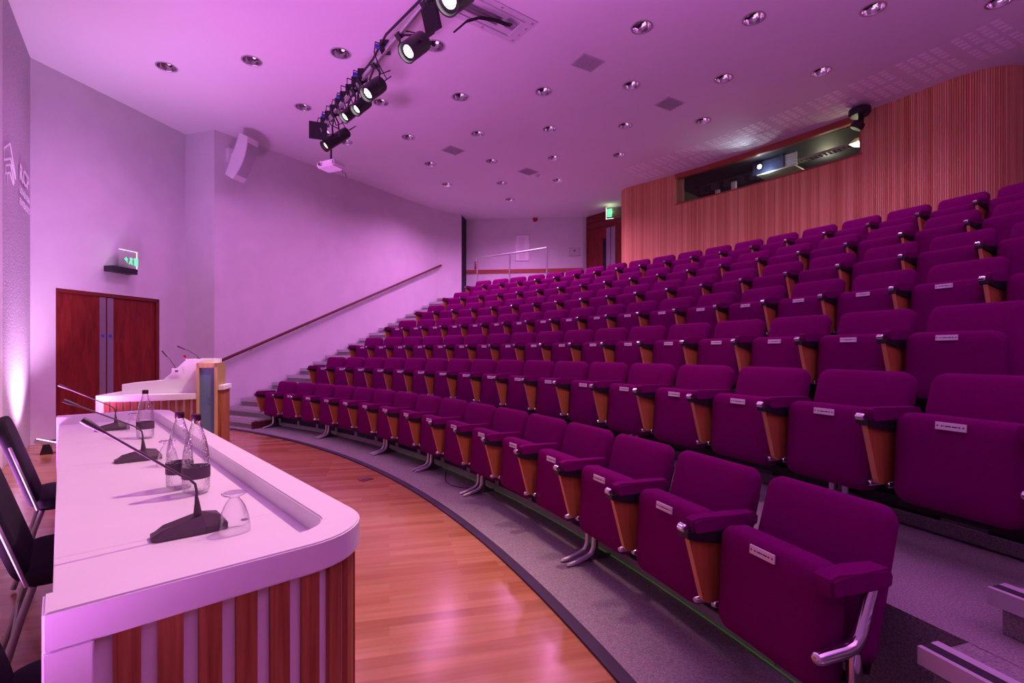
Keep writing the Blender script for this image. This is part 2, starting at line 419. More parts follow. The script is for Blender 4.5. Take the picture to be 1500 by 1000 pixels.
# left stairs: 21 goings beside the wall
t = thing('staircase', 'carpeted stairs with pale nosings climbing beside the long white wall', 'stairs')
wd = (WL3 - WL2).normalized()
def wall_ang(R):
    # angle at which the circle of radius R meets the stair wall
    c = Vector((CX, CY)); d0 = WL2 - c; b = d0.dot(wd); cc = d0.dot(d0) - R * R
    s = -b + math.sqrt(max(b * b - cc, 0)); p = WL2 + wd * s - c
    return math.degrees(math.atan2(p.y, p.x))
for n in range(1, 22):
    Ra = 12.09 + .30 * (n - 1); z = .13 * n; am = min(wall_ang(Ra + .3), wall_ang(Ra)) - .06
    if n <= 2: am = 63.0
    a0 = 56.9 if n == 1 else 57.05
    mb = MB(); mb.arc(Ra + .012, Ra + .31, a0, am, z - .135, z - .001, .8)
    st = mb.build('step', M['carpet'], t)
    if n == 1: MB().arc(Ra - .04, Ra + .30, a0 - .12, a0 - .005, 0.001, z - .01, .8).build('step_end', M['rail_wood'], st)
    MB().arc(Ra - .008, Ra + .012, a0, am, z - .055, z + .003, .8).build('nosing', M['nose'], st)
    MB().arc(Ra + .012, Ra + .05, a0, am, z - .002, z + .003, .8).build('grip_strip', M['nose_dark'], st)
# right aisle steps
t = thing('staircase', 'aisle steps with chunky silver nosings beside the end of the front row', 'stairs')
for n in range(1, 8):
    Ra = 12.48 + .30 * (n - 3); z = .13 * n; a1 = 16.95
    if n == 3: Rb = Ra + .20
    else: Rb = Ra + .31
    mb = MB(); mb.arc(Ra + .03, Rb, 4, a1 - .1, z - (.14 if n != 4 and n != 7 else .13), z - .004 if n != 3 else z - .004, 1)
    st = mb.build('step', M['carpet'], t)
    e = MB(); e.arc(Ra, Ra + .016, 4, a1, z - .045, z + .006, 1); e.arc(Ra + .055, Ra + .085, 4, a1, z - .003, z + .006, 1)
    e.arc(Ra, Ra + .085, a1 - .08, a1, z - .012, z + .003, 1); e.build('nosing', M['nose_metal'], st)
    MB().arc(Ra + .016, Ra + .055, 4, a1, z - .004, z + .005, 1).build('grip_strip', M['nose_dark'], st)

# ------------------------------------------------------------------ timber wall around the booth
def timber_path():
    pts = []
    # left rounded end
    c = pol(19.86, 46.35)
    A0, A1 = 45.9, 28.5
    base = math.radians(A0)
    rc = .38; cc = pol(19.5 + rc, A0)
    for k in range(9):                       # from facing left back to facing the centre
        a = base + PI / 2 + (PI / 2) * k / 8 + 0
        pts.append((cc.x + rc * math.cos(a), cc.y + rc * math.sin(a)))
    n = int((A0 - A1) / .25)
    for i in range(1, n + 1):
        p = pol(19.5, A0 + (A1 - A0) * i / n); pts.append((p.x, p.y))
    rc = .62; b2 = math.radians(A1); cc = pol(19.5 + rc, A1)
    for k in range(1, 13):
        a = b2 + PI + math.radians(80) * k / 12
        pts.append((cc.x + rc * math.cos(a), cc.y + rc * math.sin(a)))
    p = Vector(pts[-1]); d = (p - Vector(pts[-2])).normalized()
    pts.append(tuple(p + d * 9))
    return [Vector(p) for p in pts]
path = timber_path()
cum = [0]
for a, b in zip(path, path[1:]): cum.append(cum[-1] + (b - a).length)
def at(s):
    for i in range(len(path) - 1):
        if cum[i + 1] >= s: break
    t = (s - cum[i]) / (cum[i + 1] - cum[i]); p = path[i].lerp(path[i + 1], t); d = (path[i + 1] - path[i]).normalized()
    return p, Vector((-d.y, d.x))           # second: direction behind the wall (away from the hall)
def arc_px(u):                               # path length where the wall crosses image column u
    best = None
    for i in range(1000):
        s = cum[8] + i * .009
        p, _ = at(s); e = abs((p.x / p.y) * F + 750 - u)
        if best is None or e < best[0]: best = (e, s)
    return best[1]
sW0, sW1 = arc_px(991), arc_px(1259)
WZ0, WZ1 = 4.54, 5.09
pitch = .0275; mbs = MB(); tones = []
mbk = MB()
nsl = int((cum[8] + 9.2) / pitch)
for i in range(nsl):
    s0 = i * pitch + .0030; s1 = (i + 1) * pitch - .0030
    if s1 > cum[-1]: break
    inwin = s0 > sW0 - .03 and s1 < sW1 + .03
    z1s = [(2.6, CEIL)] if not inwin else [(2.6, WZ0 - .02)]
    for za, zb in z1s:
        (p0, n0), (p1, n1) = at(s0), at(s1)
        q = [p0, p1, p1 + n1 * .022, p0 + n0 * .022]
        nf = len(mbs.bm.faces)
        A = [mbs.bm.verts.new((c.x, c.y, za)) for c in q]; B = [mbs.bm.verts.new((c.x, c.y, zb)) for c in q]
        mbs._f(A[::-1]); mbs._f(B)
        for k in range(4): mbs._f([A[k], A[(k + 1) % 4], B[(k + 1) % 4], B[k]])
        tones += [random.random() * .75] * 6
    (p0, n0), (p1, n1) = at(i * pitch), at((i + 1) * pitch)
    za, zb = (2.5, CEIL + .01) if not inwin else (2.5, WZ0 - .02)
    q = [p0 + n0 * .0215, p1 + n1 * .0215, p1 + n1 * .06, p0 + n0 * .06]
    A = [mbk.bm.verts.new((c.x, c.y, za)) for c in q]; B = [mbk.bm.verts.new((c.x, c.y, zb)) for c in q]
    mbk._f(A[::-1]); mbk._f(B)
    for k in range(4): mbk._f([A[k], A[(k + 1) % 4], B[(k + 1) % 4], B[k]])
o = struct(mbs, 'wall_timber', M['timber'], 'curved wall of narrow red-brown timber slats behind the back row', 'wall')
ca = o.data.attributes.new('tone', 'FLOAT', 'FACE')
for i, v in enumerate(tones): ca.data[i].value = v
struct(mbk, 'wall_timber_backing', M['frame_wood'], 'dark backing visible in the gaps of the timber slats', 'wall')
# booth window: head, sill, jamb, glass
win = thing('window_1', 'long control booth window in the curved timber wall', 'window'); tag(win, kind='structure')
def strip(s0, s1, d0, d1, z0, z1, n=24):
    m_ = MB(); prev = None
    for i in range(n + 1):
        p, nn = at(s0 + (s1 - s0) * i / n)
        v = [m_.bm.verts.new((*(p + nn * d), z)) for d, z in ((d0, z0), (d1, z0), (d1, z1), (d0, z1))]
        if prev:
            for k in range(4): m_._f([prev[k], v[k], v[(k + 1) % 4], prev[(k + 1) % 4]])
        else: m_._f(v[::-1])
        prev = v
    m_._f(prev); return m_
strip(sW0 - .04, sW1 + .04, .0, .10, WZ1, CEIL).build('window_frame', M['dado'], win)
strip(sW0 - .04, sW1 + .04, -.004, .16, WZ0 - .03, WZ0).build('window_sill', M['dado'], win)
strip(sW0 - .04, sW0 + .0, .0, .12, WZ0, WZ1, 1).build('window_frame', M['oak_light'], win)
strip(sW0, sW0 + .11, .10, .14, WZ0, WZ1, 1).build('window_frame', M['oak_light'], win)
strip(sW1 + .0, sW1 + .03, .0, .16, WZ0, WZ1, 1).build('window_frame', M['dado'], win)
strip(sW0 + .02, sW1, .05, .056, WZ0, WZ1).build('pane', M['pane'], win)

# booth interior
BZ = 3.6
def bp(s, d, z): p, n = at(s); return Vector((*(p + n * d), z))
mb = MB()
A = bp(sW0 - .5, .3, 0); B = bp(sW1 + .5, .3, 0); A2 = bp(sW0 - .3, 2.6, 0); B2 = bp(sW1 + .5, 2.6, 0)
def quad(mb, p, q, z0, z1, th=.05):
    fr_, L_ = wallframe(p, q); mb.box((0, 0, z0), (L_, th, z1), fr_)
quad(mb, A2, B2, BZ, CEIL); quad(mb, bp(sW0 - .35, .12, 0), A2, BZ, CEIL)
mb.prism([(A.x, A.y), (B.x, B.y), (B2.x, B2.y), (A2.x, A2.y)], 'z', BZ - .05, BZ)
struct(mb, 'wall_booth', M['booth_wall'], 'dark grey-green rear wall inside the control booth', 'wall')
mb = MB(); quad(mb, B2, bp(sW1 + .12, .12, 0), BZ, CEIL); struct(mb, 'wall_booth.001', M['booth_green'], 'olive side wall at the right end of the control booth', 'wall')
mb = MB(); mb.prism([(A.x, A.y), (B.x, B.y), (B2.x, B2.y), (A2.x, A2.y)], 'z', 5.125, 5.15)
struct(mb, 'ceiling_booth', M['dark'], 'black ceiling inside the control booth', 'ceiling')
# booth things
def sfrac(u): return arc_px(u)
def booth_frame(u, d, z):
    s = arc_px(u); p, n = at(s); x = Vector((n.y, -n.x))
    return frame((x.x, x.y, 0), (n.x, n.y, 0), (0, 0, 1), (p.x + n.x * d, p.y + n.y * d, z))
# projector in the booth
def placed(name, label, cat, f_, group=None):
    o = thing(name, label, cat, (0, 0, 0), 0, group); o.matrix_world = f_; return o
t = placed('projector', 'blue-grey video projector with a brilliant lens in the booth window', 'projector', booth_frame(1103, .42, 4.84))
MB().box((-.22, 0, 0), (.38, .6, .245)).build('housing', M['bluebox'], t)
MB().box((-.12, -.03, -.03), (.60, .5, -.005)).build('shelf', M['beige'], t)
MB().lathe([(0, -.05), (.055, -.05), (.06, 0), (.05, .03)], (-.05, -.01, .13), 20, (0, 1, 0)).build('lens_barrel', M['blackm'], t, True)
MB().lathe([(0, 0), (.042, 0)], (-.05, -.064, .13), 20, (0, -1, 0)).build('lens', M['proj_on'], t)
mb = MB()
for i in range(7):
    mb.box((.40, .02 + .0, .02 + .034 * i), (.60, .05, .034 + .034 * i))
mb.box((.40, .05, 0), (.60, .09, .26)); mb.build('vent_grille', M['white'], t)
# cable tray
t = placed('cable_tray', 'perforated cable tray slung along the top of the booth', 'tray', booth_frame(1190, .55, 4.93))
mb = MB()
for yy in (0, .16):
    mb.box((-.75, yy, 0), (.78, yy + .012, .045))
for i in range(20): mb.box((-.75 + .08 * i, 0, 0), (-.72 + .08 * i, .17, .008))
mb.build('tray', M['satin'], t); MB().tube([(-.7, .08, .03), (0, .07, .035), (.75, .09, .03)], .022).build('cable_bundle', M['black'], t)
t = placed('lamp', 'bright warm work lamp at the right end of the booth', 'lamp', booth_frame(1249, .35, 4.86))
MB().prism([(-.20, 0), (.16, 0), (.12, .07), (-.10, .07)], 'y', -.04, .14).build('shade', M['beige'], t)
MB().prism([(-.19, -.002), (.15, -.002), (.12, -.035), (-.10, -.04)], 'y', -.03, .13).build('tube', M['booth_on'], t)
MB().box((0, .10, .07), (.02, .12, .34)).build('bracket', M['black'], t)
t = placed('lighting_bar', 'black bar with small fittings above the booth desk', 'bar', booth_frame(1060, .5, 4.95))
MB().tube([(-.9, 0, 0), (.55, 0, 0)], .025).build('bar', M['black'], t)
for i in range(5): MB().box((-.8 + .28 * i, -.05, -.16), (-.66 + .28 * i, .07, -.02)).build('fitting', M['black'], t)
for (u, d, z, w, dp, h, m, nm, lb) in ((1020, .5, 4.25, .34, .4, .42, 'black', 'equipment_rack', 'black equipment rack at the left end of the booth'),
        (1040, .30, 4.3, .09, .05, .42, 'beige', 'monitor', 'narrow pale screen beside the black rack in the booth'),
        (1062, .35, 4.3, .10, .05, .52, 'beige', 'monitor', 'taller pale screen in the middle left of the booth'),
        (1082, .6, 4.2, .5, .4, .40, 'black', 'mixing_desk', 'dark mixing desk left of the booth projector'),
        (1247, .22, 4.47, .10, .03, .13, 'beige', 'notice_card', 'small cream card propped on the booth sill'),
        (1212, .35, 4.40, .42, .2, .19, 'black', 'office_chair', 'dark low chair back seen over the booth sill')):
    o = placed(nm, lb, nm.split('_')[-1], booth_frame(u, d, z)); 
    MB().box((-w / 2, 0, 0), (w / 2, dp, h)).build('body', M[m], o)
    if nm == 'equipment_rack':
        for i in range(4): MB().box((-.15, -.012, .05 + .09 * i), (.15, 0, .11 + .09 * i)).build('rack_unit', M['satin'], o)
    elif nm == 'monitor': MB().box((-w / 2 + .01, -.006, .03), (w / 2 - .01, 0, h - .03)).build('display', M['white'], o); MB().box((-w / 2 - .02, -.02, -.04), (w / 2 + .02, dp + .03, 0)).build('foot', M['black'], o)
    elif nm == 'mixing_desk':
        for i in range(6): MB().box((-.2 + .07 * i, -.01, .33), (-.17 + .07 * i, 0, .36)).build('knob', M['satin'], o)
    elif nm == 'office_chair': MB().tube([(0, .1, -.55), (0, .1, 0)], .03).build('stem', M['blackm'], o)

# ------------------------------------------------------------------ auditorium seats
def arm_parts(root, x, wood=True, mir=False):
    sh_y = 0.0 if wood else .05
    """one armrest at local x; wooden side panel under it"""
    pad = MB()
    pr = [(.050, .545), (.032, .548), (.026, .575), (.032, .594), (.06, .602), (.22, .600), (.335, .597), (.35, .58), (.345, .552), (.33, .545)]
    if not wood: pr = [(y + sh_y, (z - .575) * 1.15 + .570) for y, z in [(q if q < .2 else q - .07, w_) for q, w_ in pr]]
    pad.prism(pr, 'x', x - (.029 if wood else .036), x + (.029 if wood else .036))
    bmesh.ops.bevel(pad.bm, geom=[e for e in pad.bm.edges if all(len(f.verts) > 5 or True for f in e.link_faces) and abs((e.verts[0].co - e.verts[1].co).x) < 1e-5], offset=.008, segments=2, affect='EDGES', clamp_overlap=True)
    a = pad.build('armrest', M['seat'], root, 35)
    if wood:
        cap = MB(); cap.prism([(.003, .552), (.006, .528), (.06, .512), (.20, .486), (.30, .49), (.32, .545), (.06, .552)], 'x', x - .027, x + .027); cap.build('arm_shell', M['black'], a)
        k = MB(); k.lathe([(0, -.022), (.012, -.022), (.017, -.016), (.017, .010), (.012, .016), (0, .016)], (x - .006, .010, .562), 12, (1, 0, 0)); k.build('front_cap', M['chrome'], a, 30)
        p = MB()
        prof = [(.020, .528), (.086, .285), (.096, .270), (.112, .262), (.170, .254), (.190, .264), (.27, .34), (.30, .528)]
        p.prism(prof, 'x', x - .013, x + .013)
        for f in p.bm.faces:
            if abs(f.normal.x) < .5: f.material_index = 1
        p.bm.normal_update()
        for f in p.bm.faces: f.material_index = 0 if abs(f.calc_center_median().x - x) > .012 else 1
        p.build('side_panel', [M['arm_ply'], M['ply_edge']], root)
    br = MB()
    if wood:
        for sx in (-.026, .028): br.tube([(x + sx, .078 if sx < 0 else .12, .262), (x + sx, .086 if sx < 0 else .128, .262), (x + sx, .30, .262)], [.009, .0145, .0145], 10)
    else:
        br.tube([(x, .060, .357), (x, .075, .357), (x, .165, .358), (x, .205, .366), (x, .232, .395), (x, .285, .545)], [.018, .022, .022, .022, .021, .018], 12)
        br.lathe([(0, -.010), (.010, -.008), (.017, -.002), (.018, .001)], (x, .060, .357), 12, (0, 1, 0))
        br.tube([(x, .21, .35), (x, .21, .02)], .021, 12)
        br.box((x - .05, .14, 0), (x + .05, .30, .014))
    br.build('bracket', M['chrome'], root, 40)
    if not wood: return
    st = MB(); st.box((x - .018, .26, .16), (x + .018, .36, .50)); st.build('stanchion', M['black'], root)

def make_seat(plate=True, right_arm=False, W=.535):
    root = thing('auditorium_seat', 'x', 'seat')
    hw = W / 2
    # folded seat squab: front (underside) leans forward at the bottom
    tilt = Matrix.Translation((0, .112, .205)) @ Matrix.Rotation(math.radians(-3.5), 4, 'X')
    s = MB().pad(.445, .385, .105, .060, tilt, puff=.008, e=.026)
    seat = s.build('seat', M['seat'], root, 60)
    if plate:
        p = MB(); n = (0, -1)
        y0 = -.0155
        p.box((-.052, y0, .332), (.052, y0 + .006, .362), tilt)
        p.mi = 1
        for sx in (-.044, .044): p.box((sx - .003, y0 - .0006, .344), (sx + .003, y0 + .001, .350), tilt)
        x = -.032
        for wdt in (.007, .002, .020, .018, .008):
            p.box((x, y0 - .0006, .3445), (x + wdt, y0 + .001, .3495), tilt); x += wdt + .0028
            if x > .034: break
        p.build('name_plate', [M['plate'], M['ink']], seat)
    tb = Matrix.Translation((0, .250, .27)) @ Matrix.Rotation(math.radians(-15.5), 4, 'X')
    b = MB().pad(.485, .508, .085, .058, tb, puff=.010, e=.028, top_scale=.96)
    b.build('backrest', M['seat'], root, 60)
    sh = MB(); tb2 = Matrix.Translation((0, .333, .22)) @ Matrix.Rotation(math.radians(-15.5), 4, 'X')
    sh.box((-.20, .0, 0), (.20, .02, .43), tb2); sh.build('back_shell', M['blackm'], root)
    arm_parts(root, -hw, True)
    if right_arm: arm_parts(root, hw - .012, False)
    return root

proto = {(True, False): make_seat(True, False), (False, False): make_seat(False, False), (True, True): make_seat(True, True), (False, True): make_seat(False, True)}
used = set()
ORD = ['', 'first', 'second', 'third', 'fourth', 'fifth', 'sixth', 'seventh', 'eighth', 'ninth', 'tenth', 'eleventh', 'twelfth', 'thirteenth', 'fourteenth', 'fifteenth', 'sixteenth', 'seventeenth', 'eighteenth', 'nineteenth', 'twentieth', 'twenty-first', 'twenty-second']
for k in range(1, NROW + 1):
    R = R1 + DR * (k - 1); z = DZR * (k - 1); n_built = 0
    for i in range(NS[k]):
        a = ANG0[k] - PIT[k] * (i + .5)
        p = pol(R + .1, a, z)
        if 750 + F * p.x / p.y > 1585 and p.y > 0: continue
        last = (i == NS[k] - 1)
        plate = k <= 4 and not (k == 1 and i == 0)
        key = (plate, last)
        src = proto[key]
        if key in used: o = copy_tree(src)
        else: used.add(key); o = src
        p = pol(R, a, z + [0, .006, .015, 0, 0, 0, 0, 0][k])
        o.location = p; o.rotation_euler = (0, 0, math.radians(a) - PI / 2)
        if last: txt = 'burgundy folding seat with open steel end arm at the aisle end of the %s row' % ROWN[k]
        elif i == 0: txt = 'burgundy folding seat at the stair end of the %s row' % ROWN[k]
        else: txt = '%s seat from the stairs in the %s row, burgundy%s' % (ORD[i + 1], ROWN[k], ' with name plate' if plate else ' without name plate')
        tag(o, txt, 'seat', 'folding seats in the %s row' % ROWN[k])
for key, o in proto.items():
    if key not in used:
        for c in list(o.children_recursive): bpy.data.objects.remove(c)
        bpy.data.objects.remove(o)
# beams with pedestals
for k in range(1, NROW + 1):
    R = R1 + DR * (k - 1) + .30; z = DZR * (k - 1)
    aend = ANG0[k] - PIT[k] * NS[k]
    t = thing('seat_support_rail', 'black rail on chrome pedestals carrying the %s row of seats' % ROWN[k], 'support')
    MB().arc(R - .02, R + .03, aend + .2, ANG0[k] - .2, z + .155, z + .2, .9).build('rail', M['blackm'], t)
    idx = [1, 4, 7, 9, 11, 14] if k == 1 else list(range(1, NS[k], 3))
    for i in idx:
        a = ANG0[k] - PIT[k] * (i - .5)
        if k == 1: a = {1: 56.4, 4: 49.15, 7: 41.8, 9: 36.8, 11: 31.98, 14: 24.63}[i]
        ar = math.radians(a); fr_ = frame((math.sin(ar), -math.cos(ar), 0), (math.cos(ar), math.sin(ar), 0), (0, 0, 1), pol(R1 + DR * (k - 1), a, z))
        if (fr_.translation.x / max(fr_.translation.y, .1)) * F + 750 > 1560: continue
        mb = MB(); xs = (0.0,) if (k == 1 and i == 1) else (-.034, .034)
        for x in xs:
            pts = [(x, .055, .022), (x, .09, .026), (x, .17, .045), (x, .205, .062), (x, .222, .095), (x, .225, .16), (x, .228, .30)]
            mb.tube([fr_ @ Vector(q) for q in pts], [.012, .0135, .014, .014, .014, .014, .014], 10)
            mb.lathe([(0, -.010), (.008, -.008), (.0135, 0), (.008, .008), (0, .010)], fr_ @ Vector((x, .052, .022)), 10)
        ped = mb.build('pedestal', M['cast'], t, 40); mb = MB()
        mb.prism([(.07, .004), (.40, .004), (.40, .014), (.33, .03), (.27, .07), (.27, .20), (.235, .20), (.235, .06), (.15, .028), (.07, .014)], 'x', -.012, .012, fr_)
        mb.build('foot_web', M['steel_dark'], ped, 40)

# ------------------------------------------------------------------ conference desk
DS = Vector((-.676, .737, 0)).normalized(); DN = Vector((DS.y, -DS.x, 0)); DN = Vector((.737, .676, 0)).normalized()
DF = frame(DN, DS, (0, 0, 1), (0, 0, 0))          # x = across the desk (n), y = along it (s)
N0, N1, S0, S1 = -.026, .648, 1.215, 4.93
WK, RM = .72, .78
desk = thing('conference_desk', 'long white presenters desk with raised rim and timber slatted front', 'desk'); desk.matrix_world = DF
def outline(off, rr=.20):
    """outer outline of the desk front, inset by off: starts at the near left, ends at the far left"""
    a, b, c, d = N0, N1 - off, S0 + off, S1 - off; r = rr - off; pts = [(a, c)]
    for k in range(11):
        t_ = -PI / 2 + PI / 2 * k / 10; pts.append((b - r + r * math.cos(t_), c + r + r * math.sin(t_)))
    for k in range(11):
        t_ = PI / 2 * k / 10; pts.append((b - r + r * math.cos(t_), d - r + r * math.sin(t_)))
    pts.append((a, d)); return pts
def band(o0, o1, z0, z1, rr0=.20, rr1=None):
    A = outline(o0, rr0); B = outline(o1, rr0 if rr1 is None else rr1); m_ = MB(); prev = None
    for (a, b) in zip(A, B):
        v = [m_.bm.verts.new((*a, z0)), m_.bm.verts.new((*b, z0)), m_.bm.verts.new((*b, z1)), m_.bm.verts.new((*a, z1))]
        if prev:
            for k in range(4): m_._f([prev[k], v[k], v[(k + 1) % 4], prev[(k + 1) % 4]])
        else: m_._f(v[::-1])
        prev = v
    m_._f(prev); return m_
def bev(m_, w=.004, seg=2, ang=50):
    bmesh.ops.recalc_face_normals(m_.bm, faces=m_.bm.faces)
    es = [e for e in m_.bm.edges if len(e.link_faces) == 2 and e.calc_face_angle(0) > math.radians(ang)]
    bmesh.ops.bevel(m_.bm, geom=es, offset=w, segments=seg, affect='EDGES', clamp_overlap=True); return m_
m_ = band(0, .104, .706, RM); m_.bm.faces.ensure_lookup_table(); bev(m_, .004).build('rim', M['solid'], desk, 35)
wt = MB(); js = [S0 + .09, 1.72, 2.965, 4.21, S1 - .09]
for a, b in zip(js, js[1:]): wt.box((N0 + .012, a + .0012, WK - .03), (N1 - .095, b - .0012, WK))
wt.mi = 0
bev(wt, .0008, 1).build('worktop', M['solid'], desk)
MB().box((N0 + .014, S0 + .1, WK - .032), (N1 - .098, S1 - .1, WK - .02)).build('worktop_joint', M['ink'], desk)
bp_ = band(.028, .045, .09, .712); bp_.build('front_panel', M['solid'], desk, 35)
for q in (S0, S1 - .05): bev(MB().box((N0, q, 0), (N0 + .072, q + .05, .708)), .003).build('end_panel', M['solid'], desk)
band(.05, .08, 0, .09).build('plinth', M['black'], desk)
# timber slats following the front
A = outline(.012); 
segs = [0]
for p, q in zip(A, A[1:]): segs.append(segs[-1] + math.dist(p, q))
def pat(s):
    for i in range(len(A) - 1):
        if segs[i + 1] >= s: break
    t_ = (s - segs[i]) / (segs[i + 1] - segs[i]); p = Vector(A[i]).lerp(Vector(A[i + 1]), t_); d = (Vector(A[i + 1]) - Vector(A[i])).normalized()
    return p, Vector((-d.y, d.x))
sl = MB(); s = .101
while s + .043 < segs[-1] - .08:
    P = [pat(s + .043 * k / 2) for k in range(3)]
    ring = [p for p, _ in P] + [p + n_ * .022 for p, n_ in P[::-1]]
    sl.prism([(p.x, p.y) for p in ring], 'z', .09, .706); s += .0715
sl.build('timber_slats', M['slat'], desk)
g = MB(); g.lathe([(0, 0), (.040, 0), (.040, .0015), (0, .0015)], (.40, 1.70, WK), 28); g.build('cable_grommet', M['solid'], desk)
g = MB(); g.lathe([(0, .0016), (.011, .0016), (.011, .0026), (0, .0026)], (.426, 1.71, WK), 16); g.build('finger_hole', M['ink'], desk)
LG = MB(); LG.box((N1 - .16, S0 + .16, .0), (N1 - .12, S1 - .16, .70)); LG.build('modesty_panel', M['solid'], desk)

def on_desk(n, s, z=WK): return DF @ Vector((n, s, z))
# microphones
def make_mic(TX, TZ):
    t = thing('gooseneck_microphone', 'x', 'microphone')
    b = MB()
    # wedge base, long axis local x (towards the front of the desk = +x)
    lo = [(-.100, -.022), (-.088, -.038), (.03, -.043), (.085, -.036), (.085, .036), (.03, .043), (-.088, .038), (-.100, .022)]
    hi = [(-.086, -.014), (-.070, -.024), (.02, -.026), (.064, -.022), (.064, .022), (.02, .026), (-.070, .024), (-.086, .014)]
    hz = [.020, .030, .052, .046, .046, .052, .030, .020]
    V0 = [b.bm.verts.new((x, y, .002)) for x, y in lo]; V1 = [b.bm.verts.new((x, y, .012 if i not in (2, 5, 3, 4) else .020)) for i, (x, y) in enumerate(lo)]
    V2 = [b.bm.verts.new((x, y, z)) for (x, y), z in zip(hi, hz)]
    b._f(V0[::-1]); b._f(V2)
    for P_, Q_ in ((V0, V1), (V1, V2)):
        for k in range(8): b._f([P_[k], P_[(k + 1) % 8], Q_[(k + 1) % 8], Q_[k]])
    b.build('base', M['grey_mic'], t)
    n_ = MB(); n_.tube([(.012, 0, .048), (.012, 0, .06), (.011, 0, .085), (.009, 0, .105)], [.0115, .010, .0065, .004], 12); n_.build('stem_collar', M['grey_mic'], t, 40)
    g_ = MB(); k0 = Vector((-.030, 0, .172)); k1 = Vector((TX, 0, TZ)); d = (k1 - k0).normalized()
    pts = [(.010, 0, .10), (.0095, 0, .12), (.006, 0, .140), (-.008, 0, .157), k0] + [k0.lerp(k1, f) for f in (.3, .6, .8)]
    g_.tube(pts, .0036, 10); g_.build('gooseneck', M['grey_mic'], t, 60)
    h_ = MB(); p0 = k0.lerp(k1, .78); q = k1 - p0
    h_.tube([p0, p0 + q * .3, p0 + q * .75, k1], [.004, .0065, .009, .0085], 12)
    h_.build('microphone_head', M['grey_mic'], t, 50)
    MB().box((.028, -.0432, .006), (.0295, .0432, .022)).build('seam', M['black'], t)
    return t
dang = math.atan2(DN.y, DN.x)
for i, (n_, s_, lb) in enumerate(((.285, 1.70, 'nearest the rounded corner, beside the upturned glass'), (.285, 3.00, 'in the middle, beside the second upturned glass'), (.262, 4.28, 'farthest away, nearest the lectern'))):
    o = make_mic(*((-.245, .352), (-.278, .310), (-.275, .318))[i])
    o.location = on_desk(n_, s_); o.rotation_euler = (0, 0, dang - .04)
    tag(o, 'grey gooseneck desk microphone ' + lb, 'microphone', 'gooseneck microphones on the white desk')
# water bottles
def make_bottle():
    t = thing('water_bottle', 'x', 'bottle')
    R_ = [(.030, .003), (.042, .008), (.0445, .02), (.045, .10), (.044, .125), (.041, .16), (.033, .20), (.023, .235), (.0155, .262), (.0135, .275), (.0135, .288)]
    MB().lathe([(0, .003)] + R_, seg=28).build('glass_body', M['bottle_glass'], t, 60)
    MB().lathe([(.0462, .060), (.0464, .062), (.0464, .100), (.0462, .102)], seg=28).build('paper_label', M['label'], t, 60)
    MB().lathe([(.0148, .272), (.016, .274), (.016, .293), (.014, .296), (0, .296)], seg=18).build('cap', M['cap'], t, 40)
    return t
def make_tumbler():
    t = thing('stemmed_glass', 'x', 'glass')
    MB().lathe([(.0425, .0005), (.0428, .012), (.0405, .032), (.0355, .054), (.028, .075), (.020, .089), (.0145, .096), (.0135, .100), (.020, .105), (.031, .109), (.0345, .113), (.030, .1150), (.018, .1135), (0, .113)], seg=30).build('glass_bowl', M['thin_glass'], t, 60)
    return t
bt = make_bottle()
for i, (n_, s_, lb) in enumerate(((.373, 2.16, 'front one of the pair in the middle of the white desk'), (.340, 2.285, 'rear one of the pair in the middle of the white desk'), (.38, 3.74, 'standing alone near the far end of the white desk'))):
    o = bt if i == 0 else copy_tree(bt)
    o.location = on_desk(n_, s_); o.rotation_euler = (0, 0, 1.1 * i + 2.6)
    tag(o, 'dimpled glass water bottle, ' + lb, 'bottle', 'water bottles on the white desk')
gl = make_tumbler()
for i, (n_, s_, lb) in enumerate(((.377, 1.625, 'beside the nearest microphone'), (.366, 2.78, 'behind the pair of bottles'), (.362, 4.16, 'beside the farthest microphone'))):
    o = gl if i == 0 else copy_tree(gl)
    o.location = on_desk(n_, s_); tag(o, 'small clear glass upside down on the white desk, ' + lb, 'glass', 'upturned glasses on the white desk')

# ------------------------------------------------------------------ presenters' chairs
def make_chair():
    t = thing('conference_chair', 'x', 'chair')           # local x = towards the desk, y = along the desk, origin at floor under the back
    tb_ = frame((0, 1, 0), (1, 0, 0), (0, 0, 1), (0, .23, .40))
    lean = frame((0, 1, 0), (1, 0, 0), (0, 0, 1), (-.045, .23, .40)) @ Matrix.Rotation(math.radians(17), 4, 'X')
    b = MB().pad(.45, .50, .05, .10, lean, puff=-.004, e=.018, top_scale=.94)
    b.build('backrest', M['darkfab'], t, 60)
    for y in (.0, .46):
        fr_ = MB()
        pts = [lean @ Vector((y - .23, .03, .0)), lean @ Vector(((y - .23) * 1.0, .03, .20)), lean @ Vector(((y - .23) * .985, .03, .36))]
        fr_.tube(pts, .007, 8)
        fr_.build('back_frame', M['satin'], t, 50)
    s_ = MB().pad(.47, .44, .065, .07, frame((0, 1, 0), (0, 0, 1), (1, 0, 0), (-.03, .23, .395)), puff=-.004, e=.02)
    s_.build('seat', M['darkfab'], t, 60)
    for y in (.015, .445):
        MB().tube([(.0, y, .40), (-.03, y, .30), (-.075, y, .12), (-.11, y, .012)], .0125, 10).build('leg', M['alu'], t, 50)
        MB().tube([(.38, y, .40), (.40, y, .20), (.42, y, .012)], .0125, 10).build('leg', M['alu'], t, 50)
    MB().tube([(-.055, .015, .20), (-.055, .445, .20)], .008, 8).build('stretcher', M['alu'], t)
    return t
ch = make_chair()
